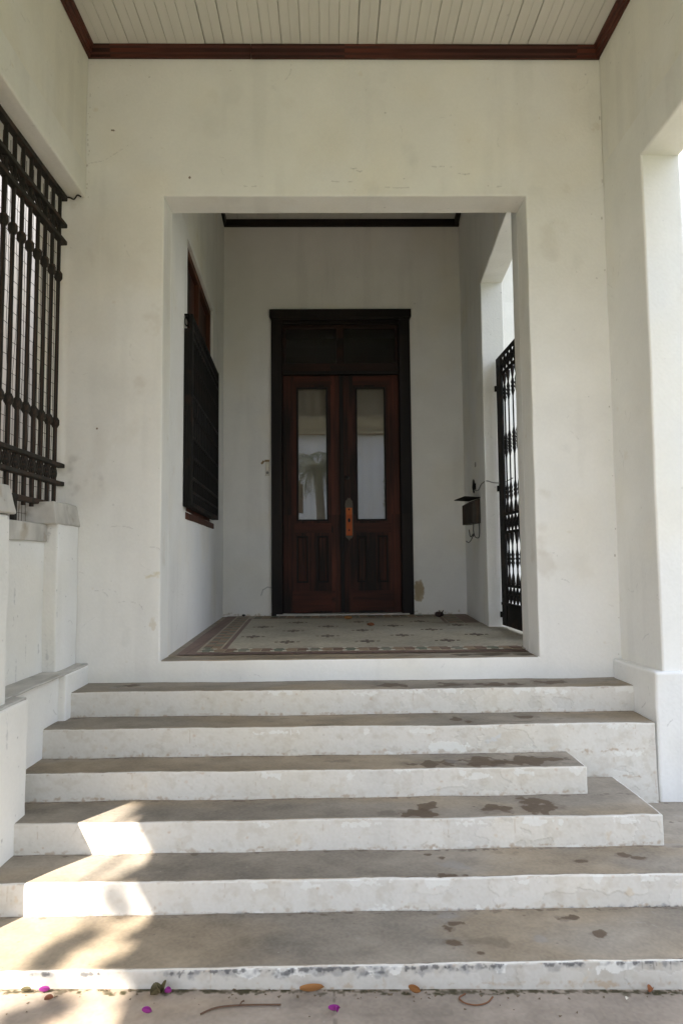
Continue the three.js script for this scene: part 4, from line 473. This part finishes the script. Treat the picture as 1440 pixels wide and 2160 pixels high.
// flowering tree beside the drive that dapples the bottom steps
const tree = tag(group('bougainvillea_tree', -4.9, -0.25, 8.3), 'magenta flowering bougainvillea tree beside the driveway', 'tree');
{
  const mBark = flat(0.13, 0.1, 0.07, 0.95), W = (x, y, z) => [x + 4.9, y + 0.25, z - 8.3];
  const branch = (a, b, r0, r1) => { const n = 5, out = []; for (let i = 0; i < n; i++) { const t = i / n, u = (i + 1) / n, m = (q) => a.map((v, k) => v + (b[k] - v) * q + (q > 0 && q < 1 ? Math.sin(q * 7 + k) * 0.05 : 0)); const g = rod(m(t), m(u), 1, 7); const r = r0 + (r1 - r0) * t; const c = m(t).map((v, k) => (v + m(u)[k]) / 2); const p = g.attributes.position; const d = new THREE.Vector3(...m(u)).sub(new THREE.Vector3(...m(t))).normalize(); for (let k = 0; k < p.count; k++) { const v = new THREE.Vector3(p.getX(k) - c[0], p.getY(k) - c[1], p.getZ(k) - c[2]); const al = v.dot(d); const pe = v.clone().addScaledVector(d, -al).multiplyScalar(r); p.setXYZ(k, c[0] + d.x * al * 1.05 + pe.x, c[1] + d.y * al * 1.05 + pe.y, c[2] + d.z * al * 1.05 + pe.z); } out.push(g); } return out; };
  const fork = W(-4.85, 3.6, 8.1), C = W(-4.45, 6.55, 7.45);
  mesh('trunk', [...branch(W(-4.9, -0.25, 8.3), fork, 0.17, 0.1), ...branch(fork, W(-4.3, 6.0, 7.2), 0.09, 0.03), ...branch(fork, W(-5.6, 6.2, 8.0), 0.08, 0.03), ...branch(fork, W(-4.8, 6.4, 8.9), 0.08, 0.03), ...branch(W(-4.5, 5.2, 7.5), W(-3.9, 6.3, 7.3), 0.04, 0.015)], mBark, tree);
  const leaves = (n, keep, mat, name) => {
    const pos = [], uv = [];
    for (let i = 0; i < n; i++) {
      const c = keep(); if (!c) continue; const s = rr(0.022, 0.045), u = new THREE.Vector3(rr(-1, 1), rr(-1, 1), rr(-1, 1)).normalize(), v = new THREE.Vector3(rr(-1, 1), rr(-1, 1), rr(-1, 1)).cross(u).normalize(), w = u.clone().cross(v).multiplyScalar(s * 0.15), p = new THREE.Vector3(...c), at = (a, b, k) => p.clone().addScaledVector(u, a * s).addScaledVector(v, b * s).addScaledVector(w, k);
      const A = at(-1, 0, 0), B = at(0, 0.6, 1), D = at(0, -0.6, 1), E = at(1.1, 0, 0);
      for (const q of [A, D, B, B, D, E]) { pos.push(q.x, q.y, q.z); uv.push(0, 0); }
    }
    const g = new THREE.BufferGeometry(); g.setAttribute('position', new THREE.Float32BufferAttribute(pos, 3)); g.setAttribute('uv', new THREE.Float32BufferAttribute(uv, 2)); g.computeVertexNormals(); mesh(name, g, mat, tree);
  };
  mesh('twig', [...branch(W(-4.3, 6.0, 7.2), W(-4.17, 6.6, 5.6), 0.02, 0.008)], mBark, tree);
  const clumps = [], tuft = (gx, gz, r, gy = 0.04) => { const q = rr(8.1, 9.3); clumps.push([...W(gx + SUN.x * q, gy + SUN.y * q, gz + SUN.z * q), r]); };
  for (const [x, z, r, y] of [[-0.98, 1.55, 0.055], [-1.0, 1.64, 0.05], [-0.87, 1.36, 0.055, 0.14], [-0.92, 1.47, 0.045], [-0.94, 1.84, 0.05], [-1.03, 1.89, 0.055], [-0.9, 0.8, 0.11, 0.45], [-0.965, 0.81, 0.08, 0.42], [-0.86, 0.87, 0.1, 0.4], [-0.84, 0.95, 0.06, 0.34], [-0.79, 1.087, 0.05, 0.31], [-0.8, 1.29, 0.05, 0.21], [-0.71, 1.46, 0.05], [-0.73, 1.66, 0.05], [-0.68, 1.8, 0.05]]) tuft(x, z, r, y);
  for (let i = 0; i < 60; i++) tuft(rr(-3.2, -0.5), rr(2.25, 4.4), rr(0.08, 0.2));
  const inClump = () => { const k = clumps[Math.floor(rnd() * clumps.length)], a = rr(0, 6.28), e = Math.acos(rr(-1, 1)), r = k[3] * Math.cbrt(rnd()); return [k[0] + r * Math.sin(e) * Math.cos(a), k[1] + r * Math.cos(e) * 0.8, k[2] + r * Math.sin(e) * Math.sin(a)]; };
  leaves(6500, inClump, new THREE.MeshPhysicalMaterial({ color: new THREE.Color().setRGB(0.07, 0.12, 0.03), roughness: 0.7, side: THREE.DoubleSide, transmission: 0.25, thickness: 0 }), 'crown');
  leaves(1500, inClump, new THREE.MeshPhysicalMaterial({ color: new THREE.Color().setRGB(0.5, 0.03, 0.22), roughness: 0.7, side: THREE.DoubleSide, transmission: 0.3, thickness: 0 }), 'flowers');
}

// leafy garden trees on the far side of the drive
for (const [x, z, r, label] of [[10.6, 3.2, 2.2, 'broad dark green garden tree beside the open bay of the porch'], [5.2, 7.4, 2.6, 'tall dark green garden tree at the end of the driveway'], [4.3, 11.2, 2.3, 'dark green garden tree in front of the opposite house']]) {
  const t = tag(group('garden_tree', x, -0.25, z), label, 'tree', 'garden trees'), pos = [], uv = [];
  mesh('trunk', [rod([0, 0, 0], [0.1, 2.2, 0.1], 0.2, 9), rod([0.1, 2.1, 0.1], [-0.8, 4, 0.5], 0.11, 7), rod([0.1, 2.1, 0.1], [0.9, 4.2, -0.4], 0.11, 7)], flat(0.12, 0.09, 0.06, 0.95), t);
  const cl = []; for (let i = 0; i < 90; i++) { const a = rr(0, 6.28), e = Math.acos(rr(-1, 1)), q = Math.cbrt(rr(0.15, 1)); cl.push([r * q * Math.sin(e) * Math.cos(a), 3.3 + 2.9 * q * Math.cos(e), r * q * Math.sin(e) * Math.sin(a), rr(0.35, 0.7)]); }
  for (let i = 0; i < 9000; i++) { const k = cl[i % 90], d = new THREE.Vector3(rr(-1, 1), rr(-1, 1), rr(-1, 1)).multiplyScalar(k[3]), p = new THREE.Vector3(k[0], k[1], k[2]).add(d), u = new THREE.Vector3(rr(-1, 1), rr(-1, 1), rr(-1, 1)).normalize().multiplyScalar(rr(0.08, 0.15)), v = new THREE.Vector3(rr(-1, 1), rr(-1, 1), rr(-1, 1)).cross(u).normalize().multiplyScalar(0.05); for (const q of [p.clone().sub(u), p.clone().add(v), p.clone().sub(v), p.clone().sub(v), p.clone().add(v), p.clone().add(u)]) { pos.push(q.x, q.y, q.z); uv.push(0, 0); } }
  const g = new THREE.BufferGeometry(); g.setAttribute('position', new THREE.Float32BufferAttribute(pos, 3)); g.setAttribute('uv', new THREE.Float32BufferAttribute(uv, 2)); g.computeVertexNormals(); mesh('crown', g, new THREE.MeshPhysicalMaterial({ color: new THREE.Color().setRGB(0.05, 0.085, 0.025), roughness: 0.65, side: THREE.DoubleSide }), t);
}

// ------------------------------------------------------------------ litter on the drive and floor
const gy = (x) => 0.004 - 0.0185 * x;
function curled(len, wid, curl, n = 6) { // a curled dry leaf or petal: strip with cupped section, thick by doubling
  const g = new THREE.PlaneGeometry(len, wid, n, 4), p = g.attributes.position; for (let i = 0; i < p.count; i++) { const t = p.getX(i) / len + 0.5, s = p.getY(i) / wid, e = Math.sin(Math.PI * Math.min(1, 0.06 + t * 0.94)) ** 0.6; const y = s * wid * e; p.setXYZ(i, p.getX(i), Math.abs(s * 2) ** 2 * curl * e * wid + curl * 0.3 * len * (t - 0.5) ** 2 * 2 + 0.003, y); } g.computeVertexNormals(); return g;
}
const dbl = (r, g, b, rough = 0.8) => flat(r, g, b, rough, { side: THREE.DoubleSide });
const litter = (name, g, m, x, y, z, ry, label, cat, grp) => { const o = tag(mesh(name, g, m), label, cat, grp); o.position.set(x, y, z); o.rotation.y = ry; return o; };
const mPetal = dbl(0.3, 0.03, 0.23), mDry = dbl(0.33, 0.15, 0.045), mDark = dbl(0.11, 0.09, 0.04);
litter('fallen_leaf', curled(0.085, 0.022, 0.9, 10), mDry, -0.078, gy(-0.08) + 0.008, 1.752, 0.12, 'long curled orange brown leaf against the bottom step', 'leaf').rotation.x = 0.12;
litter('fallen_leaf', mergeGeometries([curled(0.046, 0.042, 0.7), curled(0.04, 0.036, 1.0).rotateY(1.5).translate(0.01, 0.006, 0.005)]), mDark, -0.602, gy(-0.6) + 0.004, 1.762, 0.5, 'crumpled olive brown leaf lying with a magenta petal', 'leaf');
litter('fallen_petal', curled(0.024, 0.014, 1.3), mPetal, -0.565, gy(-0.57) + 0.008, 1.762, 0.2, 'magenta petal tucked against the crumpled olive leaf', 'petal');
litter('fallen_petal', curled(0.036, 0.012, 1.4), mPetal, -0.987, gy(-0.99) + 0.003, 1.748, 0.25, 'magenta petal in the sunlight at the bottom step', 'petal');
litter('fallen_petal', curled(0.034, 0.013, 1.4), mPetal, -0.611, gy(-0.61) + 0.003, 1.858, -0.1, 'magenta petal lying in front of the crumpled olive leaf', 'petal');
litter('fallen_petal', mergeGeometries([curled(0.04, 0.012, 1.4), curled(0.024, 0.012, 1.3).rotateY(1.2).translate(0.01, 0.004, 0.012)]), mPetal, -0.003, gy(0) + 0.003, 1.845, 0.1, 'forked magenta petal lying on the joint in the concrete', 'petal');
litter('seed_pod', curled(0.045, 0.014, 1.6), dbl(0.3, 0.13, 0.04), 0.272, gy(0.27) + 0.003, 1.752, -0.5, 'small orange seed pod beside the bottom step', 'seed pod');
litter('fallen_leaf', curled(0.035, 0.014, 0.9), mDark, -1.05, gy(-1.05) + 0.003, 1.745, 0.1, 'tiny dark dry leaf in the sun under the bottom step', 'leaf');
litter('fallen_leaf', curled(0.03, 0.016, 0.9), dbl(0.2, 0.07, 0.035), -0.955, gy(-0.955) + 0.003, 1.79, 0.5, 'tiny reddish dry leaf in the dappled sun', 'leaf');
litter('fallen_leaf', curled(0.03, 0.02, 1), dbl(0.3, 0.11, 0.04), 1.088, gy(1.09) + 0.004, 1.745, 0.7, 'small rust coloured leaf scrap at the bottom step', 'leaf');
litter('fallen_leaf', curled(0.014, 0.012, 0.6), dbl(0.6, 0.55, 0.45), 0.989, gy(0.99) + 0.003, 1.784, 0.7, 'pale chip of leaf on the concrete', 'leaf');
tag(mesh('twig', [tube([[-0.437, gy(-0.437) + 0.006, 1.861], [-0.4, gy(-0.4) + 0.007, 1.835], [-0.36, gy(-0.36) + 0.006, 1.822], [-0.3, gy(-0.3) + 0.006, 1.816], [-0.18, gy(-0.18) + 0.005, 1.812]], 0.0031, 6), tube([[-0.315, gy(-0.31) + 0.008, 1.82], [-0.31, gy(-0.31) + 0.012, 1.808], [-0.304, gy(-0.3) + 0.01, 1.8]], 0.0025, 5)], flat(0.11, 0.06, 0.035, 0.9)), 'thin brown twig lying on the concrete', 'twig');
tag(mesh('vine_tendril', tube([[0.445, gy(0.45) + 0.004, 1.752], [0.42, gy(0.42) + 0.004, 1.775], [0.432, gy(0.43) + 0.004, 1.8], [0.47, gy(0.47) + 0.004, 1.812], [0.51, gy(0.51) + 0.005, 1.8], [0.535, gy(0.53) + 0.006, 1.772]], 0.0026, 6), flat(0.17, 0.075, 0.035, 0.9)), 'curled dry vine tendril lying on the concrete', 'tendril');
litter('fallen_leaf', curled(0.09, 0.05, 0.7), mDry, 0.164, FLOOR + 0.009, -2.67, 0.6, 'tan dry leaf on the mosaic below the door', 'leaf');
litter('fallen_leaf', curled(0.07, 0.035, 0.8), dbl(0.24, 0.09, 0.04), 0.345, FLOOR + 0.009, -1.96, -0.4, 'reddish dry leaf in the middle of the mosaic', 'leaf');
litter('fallen_leaf', mergeGeometries([curled(0.1, 0.06, 0.9), curled(0.08, 0.05, 1.2).rotateY(1.2).translate(0.02, 0.012, 0)]), dbl(0.05, 0.03, 0.025), 1.1, FLOOR + 0.009, -2.85, 0.4, 'crumpled dark leaf beside the patterned border corner', 'leaf');
litter('fallen_leaf', curled(0.04, 0.03, 0.7), dbl(0.03, 0.02, 0.02), -0.943, FLOOR + 0.009, -3.2, 0.4, 'black leaf scrap at the foot of the door wall', 'leaf');
{ const gs = []; for (let i = 0; i < 170; i++) { const x = rr(-1.5, 1.6), near = rnd() < 0.7, z = near ? 1.727 + 0.05 * rnd() ** 2 : rr(1.74, 2.3), q = rr(0.002, 0.006), g = new THREE.TetrahedronGeometry(q); g.scale(rr(0.8, 2.2), 0.6, rr(0.6, 1.4)); g.rotateY(rr(0, 6)); g.translate(x, gy(x) + q * 0.4, z); gs.push(g); } const o = mesh('leaf_crumbs', gs, flat(0.15, 0.11, 0.07, 0.95)); o.userData.kind = 'stuff'; o.userData.label = 'brown leaf crumbs and grit along the foot of the steps'; o.userData.category = 'debris'; }
console.log('done');
renderer.render(scene, camera);
